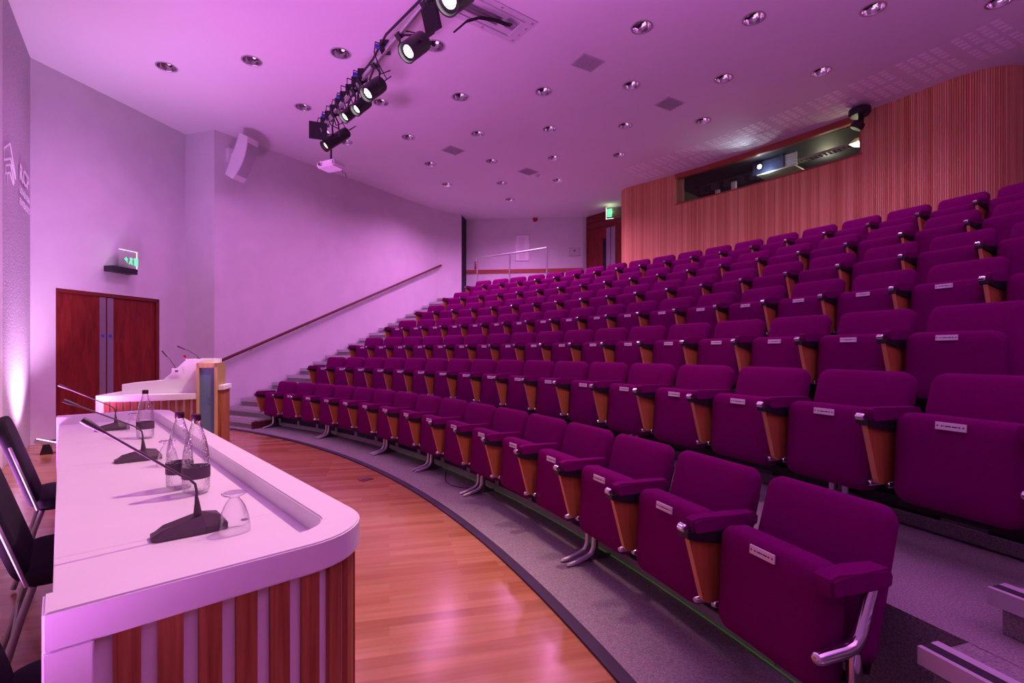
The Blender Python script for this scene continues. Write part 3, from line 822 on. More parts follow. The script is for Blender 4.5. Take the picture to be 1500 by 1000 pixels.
for i, (s_, lb) in enumerate(((2.47, 'in the middle, tucked under the white desk'), (3.63, 'farthest from view, nearest the wall uplight'), (1.30, 'closest to the near end of the desk, seat just in view'))):
    o = ch if i == 0 else copy_tree(ch)
    o.location = DF @ Vector((-.075, s_, 0)); o.rotation_euler = (0, 0, dang)
    tag(o, 'black padded chair, ' + lb, 'chair', 'black chairs behind the white desk')

# ------------------------------------------------------------------ lectern
LR = math.atan2(.30, .93) 
lp = Vector((-4.66, 5.5, 0)); lx = Vector((.952, .305, 0)).normalized(); ly = Vector((-lx.y, lx.x, 0))
LF = frame(lx, ly, (0, 0, 1), lp)
lect = thing('lectern', 'white and timber lectern with sloped top and blue-grey display panel', 'lectern'); lect.matrix_world = LF
def curve_front(x0, x1, bulge, n=14): return [(x0 + (x1 - x0) * k / n, -bulge * math.sin(PI * k / n) * 1.0) for k in range(n + 1)]
fr0 = curve_front(0, 1.0, .10)
m_ = MB(); m_.prism(fr0 + [(1.0, .62), (0, .62)], 'z', .69, .76); bev(m_, .004).build('worktop', M['solid'], lect, 30)
m_ = MB(); m_.prism([(x + (.04 if i == 0 else -.0), y + .05) for i, (x, y) in enumerate(fr0)] + [(1.0, .58), (.04, .58)], 'z', .0, .69); m_.build('carcass', M['solid'], lect)
m_ = MB(); m_.box((0, .0, 0), (.075, .05, .69)); m_.box((0, 0, 0), (.03, .6, .69)); m_.build('end_panel', M['solid'], lect)
sl = MB()
for k in range(13):
    x0 = .085 + k * .0715
    if x0 + .043 > 1.0: break
    y = -.10 * math.sin(PI * (x0 + .02)) + .025
    sl.box((x0, y, .06), (x0 + .043, y + .03, .69))
sl.build('timber_slats', M['slat'], lect)
# sloped upper box: low shelf rising to the reading top
m_ = MB(); m_.prism([(.20, .76), (.20, .875), (.52, .905), (.60, .91), (.855, 1.165), (1.13, 1.165), (1.13, 1.0), (.98, 1.0), (.98, .76)], 'y', .12, .52)
bev(m_, .004).build('reading_top', M['solid'], lect)
m_ = MB(); m_.box((.70, .105, .985), (.80, .12, 1.055)); m_.build('control_plate', M['white'], lect)
MB().box((.735, .101, 1.01), (.765, .105, 1.03)).build('button', M['ink'], lect)
# display tower on the right
tw = MB(); tw.box((.985, -.01, 0), (1.012, .40, 1.115)); tw.box((1.170, -.01, 0), (1.197, .40, 1.115)); tw.box((.985, -.01, 1.06), (1.197, .40, 1.115)); tw.box((.985, .02, 0), (1.197, .40, 1.11))
tw.build('display_frame', M['oak_light'], lect)
dsp = MB().box((1.013, .008, .12), (1.169, .019, 1.058)).build('display_panel', M['screen'], lect)
M['faint'] = mat('faint_blue_lettering', (.16, .38, .66), .4)
xf = frame((1, 0, 0), (0, 0, 1), (0, -1, 0), (1.145, .0065, .0))
for tx, z in (('RCP', .70), ('LONDON', .668), ('EVENTS', .636)):
    text_mesh(tx, .032 if tx == 'RCP' else .0165, 'lettering', M['faint'], dsp, Matrix.Translation((0, 0, 0)) @ frame((1, 0, 0), (0, 0, 1), (0, -1, 0), (1.098, .0065, z)))
lg = MB()
for q in (((1.04, .735), (1.07, .76)), ((1.04, .70), (1.04, .735)), ((1.07, .66), (1.07, .76)), ((1.04, .70), (1.06, .70)), ((1.05, .65), (1.05, .69))):
    (xa, za), (xb, zb) = q; d = Vector((xb - xa, 0, zb - za)).normalized(); pn = Vector((-d.z, 0, d.x)) * .003
    vs = [lg.bm.verts.new(Vector((x, .0065, z)) + s * pn) for x, z, s in ((xa, za, 1), (xb, zb, 1), (xb, zb, -1), (xa, za, -1))]; lg._f(vs)
lg.build('emblem', M['faint'], dsp)
m_ = MB(); m_.box((1.198, .05, 0), (1.235, .45, .79)); m_.build('side_cheek', M['slat'], lect)
m_ = MB(); m_.box((1.198, .04, .79), (1.258, .46, .845)); bev(m_, .003).build('side_cap', M['solid'], lect)
# lectern microphones and a small tap-like lamp
for (x, tx, tz, lb) in ((.69, -.13, .22, 'slim black microphone on the left of the lectern'), (.93, -.20, .13, 'slim black microphone on the right of the lectern')):
    z0 = 1.165 if x > .855 else .91 + (x - .6)
    t = thing('lectern_microphone', lb, 'microphone'); t.matrix_world = LF @ Matrix.Translation((x, .30, z0))
    MB().lathe([(0, 0), (.022, 0), (.022, .01), (0, .012)], seg=16).build('base', M['black'], t)
    MB().tube([(0, 0, .01), (tx * .15, 0, tz * .35), (tx * .55, 0, tz * .75), (tx * .8, 0, tz * .9)], .004, 8).build('gooseneck', M['blackm'], t, 50)
    MB().tube([(tx * .75, 0, tz * .87), (tx * 1.15, 0, tz * 1.18)], [.008, .010], 10).build('microphone_head', M['black'], t, 50)
t = thing('reading_lamp', 'small chrome and red fitting on the lectern slope', 'lamp'); t.matrix_world = LF @ Matrix.Translation((.775, .40, 1.08))
MB().tube([(0, 0, 0), (-.005, 0, .06), (-.04, 0, .10)], .012, 10).build('arm', M['chrome'], t, 50)
MB().box((-.035, -.01, .09), (-.01, .01, .13)).build('head', M['red'], t)

# ------------------------------------------------------------------ doors
fr, L = wallframe(WL0, WL1)
d1 = thing('door_1', 'dark red double door in the left wall with steel push plates', 'door'); tag(d1, kind='structure'); d1.matrix_world = fr
fw = .055; W_ = dx1 - dx0
m_ = MB(); m_.box((dx0, -.0, 0), (dx0 + .012, .12, DZ)); m_.box((dx1 - fw, .012, 0), (dx1, .12, DZ)); m_.box((dx0, .012, DZ - .05), (dx1, .12, DZ)); m_.build('door_frame', M['frame_wood'], d1)
mid = on_wall(158.5, 500, fr)[0]
for a, b in ((dx0 + .012, mid - .003), (mid + .003, dx1 - fw)): MB().box((a, .035, .008), (b, .08, DZ - .05)).build('door_leaf', M['door_wood'], d1)
for (a, b) in ((mid - .105, mid - .010), (mid + .010, mid + .105)):
    pl = MB().box((a, .031, .30), (b, .0355, DZ - .06)).build('push_plate', M['alu'], d1)
    MB().lathe([(0, 0), (.024, 0), (.024, .003), (0, .003)], ((a + b) / 2, .031, on_wall(158, 492, fr)[1]), 20, (0, -1, 0)).build('blue_disc', M['blue'], pl)
mb = MB(); mb.box((dx0, .13, 0), (dx1, .14, DZ), fr); struct(mb, 'wall_left_void', M['dark'], 'dark space behind the double door', 'wall')
# exit sign above the door
x0, z0 = on_wall(152, 397, fr); x1, _ = on_wall(190, 400, fr)
es = thing('exit_sign', 'edge-lit glass exit sign on black base above the double door', 'sign')
es.matrix_world = fr @ Matrix.Translation((x0, 0, z0)); wS = x1 - x0
MB().box((0, -.16, -.0), (wS, 0, .085)).build('base', M['black'], es)
gp = MB().box((wS * .30, -.15, .085), (wS, -.138, .36)).build('glass_panel', M['acrylic'], es)
m_ = MB(); m_.box((wS * .30, -.152, .355), (wS, -.136, .362)); m_.box((wS - .007, -.152, .085), (wS, -.136, .362)); m_.build('lit_edge', M['edge_on'], es)
m_ = MB(); gx = wS * .48; m_.box((gx + .22, -.154, .14), (gx + .31, -.151, .275))
m_.prism([(gx, .235), (gx + .05, .275), (gx + .05, .25), (gx + .07, .25), (gx + .07, .17), (gx + .055, .17), (gx + .055, .22), (gx + .04, .20)], 'y', -.154, -.151)
m_.prism([(gx + .10, .16), (gx + .13, .225), (gx + .12, .27), (gx + .16, .275), (gx + .20, .24), (gx + .17, .23), (gx + .19, .15), (gx + .16, .15), (gx + .15, .19), (gx + .12, .15)], 'y', -.154, -.151)
fg = m_.build('running_figure', M['green_on'], es); fg.data.transform(Matrix.Translation((gx, 0, .085)) @ Matrix.Diagonal((.72, 1, .9, 1)) @ Matrix.Translation((-gx, 0, -.085)))
# rear door
fr2, L2 = wallframe(DW0, DW1)
d2 = thing('door_2', 'dark red-brown rear door with tall steel plates beside the timber wall', 'door'); tag(d2, kind='structure'); d2.matrix_world = fr2
FZ = 2.73
def ow2(u, v): return on_wall(u, v, fr2)
a0 = ow2(861, 380)[0]; a1 = ow2(895.5, 380)[0]; a2 = a1 + (a1 - a0)
m_ = MB(); m_.box((a0 - .03, -.03, FZ), (a0, .0, CEIL - .03)); m_.box((a0, -.03, 4.98), (a2, 0, CEIL - .03)); m_.box((a0, -.018, 4.80), (a2, -.002, 4.97)); m_.build('door_frame', M['frame_wood'], d2)
for a, b in ((a0 + .004, a1 - .004), (a1 + .004, a2)): MB().box((a, -.022, FZ), (b, -.001, 4.78)).build('door_leaf', M['door_wood'], d2)
u0, u1 = ow2(889, 380)[0], ow2(902, 380)[0]
MB().box((u0, -.027, FZ + .1), (a1 - .01, -.0225, 4.72)).build('push_plate', M['alu'], d2); MB().box((a1 + .01, -.027, FZ + .1), (u1, -.0225, 4.72)).build('push_plate', M['alu'], d2)
MB().box((ow2(884, 380)[0], -.026, FZ + .1), (u0 - .01, -.0225, 4.45)).build('vision_panel', M['dark'], d2)
# rear exit sign hanging from the ceiling
e2 = thing('exit_sign', 'green exit sign hanging from the ceiling in front of the rear door', 'sign')
pe = px(887.5, 304, 5.16); ex = Vector((.93, -.36, 0)).normalized(); e2.matrix_world = frame(ex, Vector((-ex.y, ex.x, 0)), (0, 0, 1), (pe.x, pe.y, 4.86))
MB().box((0, 0, .30), (.46, .05, .335)).build('base', M['white'], e2)
MB().box((0, .02, 0), (.46, .03, .30)).build('glass_panel', M['acrylic'], e2)
MB().box((.03, .013, .04), (.16, .018, .26)).build('running_figure', M['green_on'], e2)
m_ = MB(); m_.box((0, .010, -.01), (.012, .035, .30)); m_.box((0, .010, -.01), (.20, .035, 0)); m_.build('lit_edge', M['edge_on'], e2)

# ------------------------------------------------------------------ rear wall fittings
frb, Lb = wallframe(WR0, WR1)
def owb(u, v): return on_wall(u, v, frb)
MB_ = MB(); zc = owb(700, 398)[1]; MB_.box((.0, -.025, zc - .055), (Lb, 0, zc + .055), frb); struct(MB_, 'trim_2', M['dado'], 'horizontal timber dado rail across the rear wall', 'trim')
def wall_panel(name, u0, v0, u1, v1, label, cat, m, th=.02, frr=frb):
    a, z1_ = on_wall(u0, v0, frr); b, z0_ = on_wall(u1, v1, frr)
    t = thing(name, label, cat); t.matrix_world = frr @ Matrix.Translation((a, 0, z0_))
    return t, b - a, z1_ - z0_
t, w, h = wall_panel('poster', 756, 345, 774.5, 381, 'tall white poster of small print on the rear wall', 'poster', None)
MB().box((-.02, -.02, -.02), (w + .02, -.001, h + .02)).build('poster_frame', M['satin'], t); MB().box((0, -.024, 0), (w, -.0205, h)).build('print', M['paper'], t)
m_ = MB()
for i in range(16): m_.box((w * .22, -.0255, h * (.07 + .055 * i)), (w * (.62 + .16 * random.random()), -.0243, h * (.085 + .055 * i)))
m_.build('lettering', M['paper2'], t)
t, w, h = wall_panel('notice', 834, 363, 850, 375, 'small square notice on the rear wall near the door', 'notice', None)
MB().box((0, -.012, 0), (w, -.001, h)).build('notice_frame', M['vent_dark'], t); MB().box((.012, -.016, .012), (w - .012, -.0125, h - .012)).build('print', M['vent'], t); MB().box((w * .4, -.018, h * .55), (w * .55, -.0165, h * .75)).build('emblem', M['ink'], t)
t, w, h = wall_panel('fire_alarm_sounder', 784, 320, 785, 321, 'round red fire alarm sounder high on the rear wall', 'alarm', None)
MB().lathe([(0, 0), (.075, 0), (.075, .03), (.055, .06), (0, .065)], (0, 0, 0), 20, (0, -1, 0)).build('sounder', M['red'], t, 40)
for i, (v, nm) in enumerate(((386, 'fire_call_point'), (392, 'fire_notice'))):
    t, w, h = wall_panel(nm, 695.5, v - 2.5, 699.5, v + 2, ['red fire call point left of the rear rail', 'little red notice under the fire call point'][i], ['alarm', 'notice'][i], None)
    MB().box((0, -.03, 0), (w, -.001, h)).build('box', M['red'], t)
    if i == 0: MB().box((w * .3, -.034, h * .3), (w * .7, -.0305, h * .7)).build('glass_window', M['white'], t)
# rail on the landing behind the back row (follows the landing edge)
rl = thing('guard_rail', 'steel guard rail with three posts on the rear landing', 'railing')
RR = 18.14; ang = []
for u in (699, 746.5, 801):
    best = min((abs(750 + F * pol(RR, a / 50).x / pol(RR, a / 50).y - u), a / 50) for a in range(2000, 3100)); ang.append(best[1])
for a in ang: MB().tube([pol(RR, a, 2.73), pol(RR, a, 3.72)], .021, 10).build('post', M['satin'], rl, 50)
MB().tube([pol(RR, ang[0] + (ang[2] - ang[0]) * k / 10, 3.73) for k in range(11)], .024, 10).build('rail', M['satin'], rl, 50)
# handrail on the stair wall
frs, Ls = wallframe(WL2, WL3)
hr = thing('handrail', 'dark timber handrail rising along the long white wall', 'handrail'); hr.matrix_world = frs
(h0, hz0), (h1, hz1) = on_wall(318, 528, frs), on_wall(644, 389, frs)
MB().tube([(h0, -.02, hz0 - .02), (h0 + .03, -.08, hz0), (h1 - .03, -.08, hz1), (h1, -.02, hz1)], .026, 12).build('rail', M['rail_wood'], hr, 50)
for k in range(5):
    f_ = (k + .5) / 5; x = h0 + (h1 - h0) * f_; z = hz0 + (hz1 - hz0) * f_
    MB().tube([(x, 0, z - .07), (x, -.06, z - .07), (x, -.08, z - .02)], .008, 8).build('bracket', M['satin'], hr, 50)
# wall speaker
sp = thing('wall_speaker', 'white curved loudspeaker on a bracket high on the speaker wall', 'speaker')
sx, sz = on_wall(340, 232, frs)
wp = frs @ Vector((sx, 0, sz)); sf = Vector((.87, -.25, -.42)).normalized(); ss = sf.cross(Vector((0, 0, 1))).normalized(); su = ss.cross(sf)
sc0 = wp + Vector((.36, -.30, -.14)); sp.matrix_world = frame(ss, sf, su, sc0)          # x side, y front, z up
prof = [(-.13, -.36), (-.13, .40)] + [(.045 + .10 * math.sin(PI * (k + .6) / 9.2), .40 - .78 * k / 8) for k in range(9)]
m_ = MB(); m_.prism(prof, 'x', -.125, .125); bev(m_, .006, 2, 30).build('cabinet', M['white'], sp, 30)
m_ = MB(); m_.prism([(y + .004, z) for y, z in prof[3:-1]] + [(.0, prof[-2][1]), (.0, prof[3][1])], 'x', -.112, .112); m_.build('grille', M['vent_dark'], sp)
inv = sp.matrix_world.inverted()
MB().tube([Vector((0, -.12, .10)), inv @ (wp + Vector((.06, -.10, .02)))], .035, 10).build('bracket', M['white'], sp)
fm = inv @ frs @ Matrix.Translation((sx, 0, sz))
MB().box((-.11, -.10, -.10), (.11, -.001, .14), fm).build('mounting_box', M['white'], sp)

# ------------------------------------------------------------------ projected logo on the front wall, its light painted as white shapes
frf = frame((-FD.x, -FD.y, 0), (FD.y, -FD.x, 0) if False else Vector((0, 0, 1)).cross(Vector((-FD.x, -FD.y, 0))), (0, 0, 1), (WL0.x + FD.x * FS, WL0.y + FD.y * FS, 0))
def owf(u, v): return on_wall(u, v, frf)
lgo = thing('projected_logo', 'projected house-shaped logo and lettering, painted white on the textured front wall', 'logo'); lgo.matrix_world = frf
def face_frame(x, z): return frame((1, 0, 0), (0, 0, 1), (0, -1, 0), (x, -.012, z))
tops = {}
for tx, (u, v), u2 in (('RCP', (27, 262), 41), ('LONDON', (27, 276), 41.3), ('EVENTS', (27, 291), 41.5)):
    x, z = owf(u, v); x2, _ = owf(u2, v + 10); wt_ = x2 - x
    o = text_mesh(tx, 1.0, 'lettering', M['logo_light'], lgo, None, bold=.022)
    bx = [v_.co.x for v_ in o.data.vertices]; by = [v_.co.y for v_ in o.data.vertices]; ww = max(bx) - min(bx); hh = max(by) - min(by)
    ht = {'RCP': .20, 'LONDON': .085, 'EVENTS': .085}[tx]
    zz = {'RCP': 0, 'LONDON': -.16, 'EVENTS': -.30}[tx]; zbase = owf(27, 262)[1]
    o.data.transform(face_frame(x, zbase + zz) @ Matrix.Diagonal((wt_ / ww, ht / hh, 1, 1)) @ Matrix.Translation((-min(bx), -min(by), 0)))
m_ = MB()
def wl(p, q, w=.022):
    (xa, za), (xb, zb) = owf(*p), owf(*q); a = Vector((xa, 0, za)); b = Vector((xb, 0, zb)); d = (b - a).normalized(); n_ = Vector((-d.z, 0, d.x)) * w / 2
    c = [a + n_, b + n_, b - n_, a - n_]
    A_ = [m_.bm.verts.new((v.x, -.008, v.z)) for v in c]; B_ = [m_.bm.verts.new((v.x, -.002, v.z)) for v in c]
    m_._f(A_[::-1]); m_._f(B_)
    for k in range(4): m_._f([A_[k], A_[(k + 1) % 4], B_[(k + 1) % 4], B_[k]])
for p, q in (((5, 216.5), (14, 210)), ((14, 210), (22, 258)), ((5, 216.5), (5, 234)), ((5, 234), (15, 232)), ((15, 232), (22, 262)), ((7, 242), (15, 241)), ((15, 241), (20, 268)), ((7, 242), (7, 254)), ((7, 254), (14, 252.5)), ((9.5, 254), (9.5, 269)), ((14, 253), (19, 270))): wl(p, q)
m_.build('emblem', M['logo_light'], lgo)

# ------------------------------------------------------------------ ceiling fittings
RN = ['first', 'second', 'third', 'fourth', 'fifth', 'sixth', 'seventh', 'eighth']
def make_downlight():
    t = thing('downlight', 'x', 'ceiling light')
    MB().lathe([(RD + .014, -.001), (RD + .014, -.006), (RD, -.008), (RD - .006, -.004), (RD - .006, .004)], seg=28).build('rim', M['satin'], t, 50)
    MB().lathe([(RD - .006, .0), (RD - .014, .03), (RD - .035, .075), (RD - .065, .10), (.03, .105), (0, .105)], seg=28).build('reflector', M['chrome'], t, 60)
    m_ = MB(); m_.box((-.014, -RD + .03, .045), (.014, RD - .03, .058)); m_.build('lamp_holder', M['blackm'], t)
    m_ = MB(); m_.lathe([(0, .030), (.018, .036), (.026, .052), (.020, .07), (0, .08)], (.03, 0, 0), 14); m_.build('bulb', M['bulb'], t, 60)
    return t
dl = make_downlight(); first = True
for r, row in enumerate(DL):
    for i, (u, v) in enumerate(row):
        o = dl if first else copy_tree(dl); first = False
        o.location = px(u, v, CEIL); o.rotation_euler = (0, 0, .3)
        lab = ('recessed chrome ceiling light, %s from the left in the %s row from the camera' % (RN[i], ['nearest', 'second', 'third', 'fourth', 'fifth', ''][r])) if r < 5 else 'single recessed chrome ceiling light farthest back, above the rear rail'
        if r == 5: lab = 'recessed chrome ceiling light farthest back, nearest the rear wall'
        tag(o, lab, 'ceiling light', 'recessed ceiling lights')
t = thing('smoke_detector', 'small white smoke detector beside the farthest ceiling grille', 'detector', px(787, 256, CEIL))
MB().lathe([(0, -.045), (.035, -.045), (.055, -.02), (.06, -.001)], seg=18).build('body', M['white'], t, 50); MB().lathe([(.036, -.0455), (.036, -.05), (0, -.05)], seg=14).build('cap', M['satin'], t, 50)
for i, (u, v, lb) in enumerate(((860, 92, 'nearest the camera'), (980, 152, 'second nearest, toward the timber wall'), (663, 220, 'third, toward the stair wall'), (773, 251, 'farthest, beside the smoke detector'))):
    p = px(u, v, CEIL); a_ = math.atan2(p.y - CY, p.x - CX)
    t = thing('ceiling_grille', 'square slatted air grille in the ceiling, ' + lb, 'grille', p, a_ - .12)
    MB().box((-.19, -.15, -.010), (.19, .15, -.001)).build('frame', M['vent'], t)
    m_ = MB()
    for k in range(9): m_.box((-.165, -.13 + .03 * k, -.016), (.165, -.118 + .03 * k, -.0105))
    m_.build('slats', M['vent_dark'], t)
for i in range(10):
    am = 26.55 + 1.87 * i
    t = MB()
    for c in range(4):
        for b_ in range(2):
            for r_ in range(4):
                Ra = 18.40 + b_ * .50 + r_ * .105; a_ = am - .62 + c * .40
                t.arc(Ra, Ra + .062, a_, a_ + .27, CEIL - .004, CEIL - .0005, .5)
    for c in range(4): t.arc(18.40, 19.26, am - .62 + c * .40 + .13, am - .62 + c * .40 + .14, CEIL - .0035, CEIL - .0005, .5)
    o = t.build('ceiling_light_patch', M['light_patch'])  # light pattern on the ceiling, painted in as paler slot shapes
    tag(o, 'painted patch of slotted light on the ceiling, %s from the right above the timber wall' % (['first', 'second', 'third', 'fourth', 'fifth', 'sixth', 'seventh', 'eighth', 'ninth', 'tenth'][i]), 'vent', 'painted light patches above the timber wall')
# dark two-headed fitting on the ceiling above the booth window
t = thing('ceiling_projector', 'black two-headed fitting under the ceiling at the booth window end', 'light', px(1258, 166, 5.08))
MB().lathe([(0, -.05), (.13, -.05), (.15, -.02), (.15, .06), (0, .10)], (0, -.02, -.0), 20).build('top_head', M['black'], t, 40)
MB().tube([(.04, 0, -.04), (.03, 0, -.18)], .04).build('stem', M['black'], t)
MB().lathe([(0, -.06), (.08, -.06), (.10, -.02), (.09, .04), (0, .05)], (-.03, -.02, -.2), 20, (.5, -.4, 1)).build('lower_head', M['black'], t, 40)

# ceiling service plate
pc = (Vector((.325, 5.89, 0)) + Vector((.008, 6.29, 0))) / 2; pdv = Vector((-.806, -.592, 0)).normalized(); pnv = Vector((-pdv.y, pdv.x, 0))
t = thing('ceiling_plate', 'pink-lit rectangular service plate with cables in the ceiling', 'plate'); t.matrix_world = frame(pdv, pnv, (0, 0, 1), (pc.x, pc.y, CEIL))
MB().box((0, -.25, -.012), (1.5, .25, -.001)).build('plate', M['vent'], t)
m_ = MB(); m_.box((.16, -.17, -.03), (1.4, -.15, -.012)); m_.box((.16, .15, -.03), (1.4, .17, -.012)); m_.box((.14, -.17, -.03), (.16, .17, -.012)); m_.build('upstand', M['vent'], t)
m_ = MB()
for y in (-.05, 0, .05): m_.tube([(.4, y, -.03), (1.4, y, -.03)], .012, 8)
m_.build('conduit', M['satin'], t)
for x, y in ((.05, -.2), (.05, -.07), (.05, .07), (.05, .2), (.5, .21), (.5, -.21), (1.0, .21)): MB().lathe([(0, -.02), (.012, -.02), (.012, -.012)], (x, y, 0), 8).build('bolt', M['satin'], t)
MB().box((.22, .02, -.07), (.34, .10, -.012)).build('cable_gland', M['satin'], t)
for dd in (0, .02, .04): MB().tube([(.28, .06 + dd, -.06), (.36, .09 + dd, -.10), (.5, .08 + dd, -.10), (.7, .03 + dd, -.12), (.85, -.01 + dd, -.20), (.98, -.06, -.34)], .010, 8).build('cable', M['black'], t, 50)

# ------------------------------------------------------------------ lighting bar with stage lights
PA = px(549, 93, 4.3); PB = px(621, 5, 4.3); pd = (PB - PA).normalized()
bar = thing('lighting_bar', 'grey scaffold lighting bar hung under the ceiling', 'bar')
e0 = PA - pd * 1.95; e1 = PA + pd * 4.6
MB().tube([e0, e1], .026, 14).build('pipe', M['satin'], bar, 50)
MB().tube([e0 + Vector((0, .03, .05)), PA + Vector((-.02, 0, .045)), PA + pd * .5 + Vector((-.08, 0, .05)), PA + pd * 1.2 + Vector((-.02, .02, .05)), e1 + Vector((0, 0, .05))], .012, 8).build('power_cable', M['black'], bar, 50)
for k in range(3):
    q = PA + pd * (1.5 + 1.4 * k); MB().tube([q, q + Vector((0, 0, .9))], .016, 8).build('hanger', M['satin'], bar)
def cc(t_, dx=0, dz=0): return PA + pd * t_ + Vector((dx, 0, dz))
rnd = random.Random(3)
for k in range(9):                     # socket boxes and cable loops along the bar
    q = cc(-1.75 + .2 * k if k < 8 else .28)
    MB().box(q + Vector((-.045, -.045, -.02)), q + Vector((.045, .045, .085))).build('socket_box', M['blackm'], bar)
    c = [q + Vector((.02, 0, .05)), q + Vector((-.09 - .03 * rnd.random(), .02, .10)), q + Vector((-.12, .03, .0)), q + Vector((-.05, .02, -.14 - .1 * rnd.random())), q + Vector((.05, 0, -.20))]
    MB().tube(c, .007, 6).build('cable_loop', M['black'], bar, 50)
    MB().lathe([(0, -.03), (.022, -.03), (.022, .03), (0, .03)], q + Vector((-.07, 0, .04)), 10, (1, .3, 0)).build('blue_plug', M['bplug'], bar) if k in (1, 4, 7, 8) else None
def stage_light(lens, target, r, ln, clampt, label, on='lamp_on', box=False, name='stage_light'):
    t = thing(name, label, 'stage light')
    lens = Vector(lens); d = Vector(target).normalized()
    x = d.cross(Vector((0, 0, 1))).normalized(); y = x.cross(d); f_ = frame(x, -y, d, lens)   # z = beam
    f_ = frame(x, d.cross(x), d, lens); t.matrix_world = f_
    MB().lathe([(0, -ln), (r * .75, -ln), (r * .95, -ln * .96), (r, -ln * .85), (r, .0), (r * 1.03, .004), (r * 1.03, .012), (r * .90, .012), (r * .84, -.02), (r * .60, -.024)], seg=24).build('body', M['blackm'], t, 35)
    MB().lathe([(0, -.020), (r * .35, -.021), (r * .60, -.026)], seg=24).build('lens', M[on], t, 60)
    if box: MB().box((-r, -r, -ln * 1.05), (r, r, -ln * .72)).build('rear_housing', M['black'], t)
    mid = lens - d * ln * .5; cl = cc(clampt, 0, -.02); inv = f_.inverted()
    w = r + .02
    y0 = [mid - x * w, mid - x * w + (cl - mid) * .55, cl, mid + x * w + (cl - mid) * .55, mid + x * w]
    MB().tube([inv @ p for p in y0], .010, 8).build('yoke', M['black'], t, 50)
    MB().box(inv @ cl - Vector((.03, .03, .03)), inv @ cl + Vector((.03, .03, .03))).build('clamp', M['blackm'], t)
    MB().tube([inv @ (mid + x * w), inv @ (mid + x * (w + .03))], .018, 10).build('knob', M['black'], t)
    MB().tube([inv @ (lens - d * ln), inv @ (lens - d * (ln + .06) + Vector((.07, 0, .05))), inv @ (mid + Vector((.13, .03, .12))), inv @ (cl + Vector((.02, .0, .05)))], .006, 6).build('cable', M['black'], t, 50)
    return t
deskc = (-1.6, 2.6, .7)
stage_light(px(655, 1, 4.08), (-.50, -.50, -.74), .115, .30, 1.15, 'large black stage light cut by the top edge of the picture', box=False)
stage_light(px(596, 77, 4.02), (-.50, -.50, -.74), .092, .27, .62, 'black cylindrical stage light, second along the bar from the top of the picture', 'lamp_on')
stage_light(px(537, 138, 4.02), (-.50, -.50, -.74), .085, .26, .0, 'black stage light just below the bare stretch of the bar', 'lamp_on')
stage_light(px(521, 161, 4.0), (-.50, -.50, -.74), .070, .22, -.40, 'smaller black stage light between two brighter ones', 'lamp_on')
stage_light(px(504, 172, 4.0), (-.50, -.50, -.74), .068, .20, -.62, 'brightest small stage light near the lower end of the bar', 'lamp_on')
stage_light(px(476, 214, 3.93), (-.52, -.50, -.66), .072, .42, -1.35, 'long narrow profile spotlight at the lower end of the bar', 'lamp_dim')
t = thing('gobo_box', 'flat black square barn-door box at the left of the bar end', 'stage light'); t.matrix_world = Matrix.Translation(px(466, 191, 4.1)) @ Matrix.Rotation(.35, 4, 'Z')
m_ = MB(); m_.box((-.11, 0, -.11), (.11, .02, .11)); m_.build('plate', M['black'], t); MB().lathe([(0, 0), (.05, 0), (.06, .15), (.03, .25), (0, .25)], (0, .02, 0), 16, (.6, 1, .2)).build('body', M['satin'], t, 40)
t = thing('gobo_box', 'black square frame beside the large stage light at the top', 'stage light'); t.matrix_world = Matrix.Translation(px(630, 27, 4.12)) @ Matrix.Rotation(-.7, 4, 'Z') @ Matrix.Rotation(.3, 4, 'X')
MB().box((-.09, 0, -.10), (.09, .03, .10)).build('plate', M['blackm'], t); MB().tube([(0, .01, .1), (0, .01, .22)], .012).build('stem', M['black'], t)
# small white projector below the end of the bar
t = thing('ceiling_projector', 'small white projector hanging below the lower end of the lighting bar', 'projector'); t.matrix_world = Matrix.Translation(px(485, 243, 3.87)) @ Matrix.Rotation(-.45, 4, 'Z')
m_ = MB(); m_.box((-.16, -.12, -.045), (.16, .12, .045)); bev(m_, .02, 3, 50).build('housing', M['white'], t, 40)
MB().lathe([(.03, 0), (.03, .02), (.02, .02)], (-.08, -.12, -.005), 14, (0, -1, 0)).build('lens_ring', M['satin'], t)
MB().tube([(0, 0, .045), (0, .0, .34)], .014).build('stem', M['black'], t); MB().box((-.10, -.07, .045), (.10, .07, .065)).build('mounting_plate', M['black'], t)
MB().tube([(.1, .1, 0), (.16, .06, -.10), (.22, .05, -.12), (.24, .05, -.19)], .004, 6).build('cable', M['black'], t)

# ------------------------------------------------------------------ small floor things
t = thing('wall_uplight', 'slim LED uplight on a stand washing the textured wall', 'light'); t.matrix_world = Matrix.Translation(Vector((-5.70, 6.02, 0))) @ Matrix.Rotation(math.atan2(.75, .9), 4, 'Z')
MB().box((-.16, -.03, .10), (.16, .03, .15), Matrix.Rotation(.35, 4, 'Y')).build('light_bar', M['satin'], t)
MB().box((-.15, -.022, .151), (.15, .022, .154), Matrix.Rotation(.35, 4, 'Y')).build('led_strip', M['led_on'], t)
MB().prism([(-.06, 0), (.06, 0), (.03, .12), (-.03, .12)], 'y', -.05, .05).build('stand', M['blackm'], t)
MB().tube([(.05, 0, .012), (.2, .1, .008), (.34, .16, .008)], .006, 6).build('cable', M['black'], t)
t = thing('floor_box', 'small dark floor socket flap in the beech floor', 'floor socket', px(536, 702, 0.002), .9)
MB().box((-.06, -.045, 0), (.06, .045, .004)).build('lid', M['rail_wood'], t); MB().box((-.05, -.01, .004), (.05, .01, .006)).build('slot', M['ink'], t)
c = [px(653, 690, .012), px(652, 700, .012), px(654, 706, .012), px(662, 711, .012), px(676, 714, .012), px(700, 716, .012)]
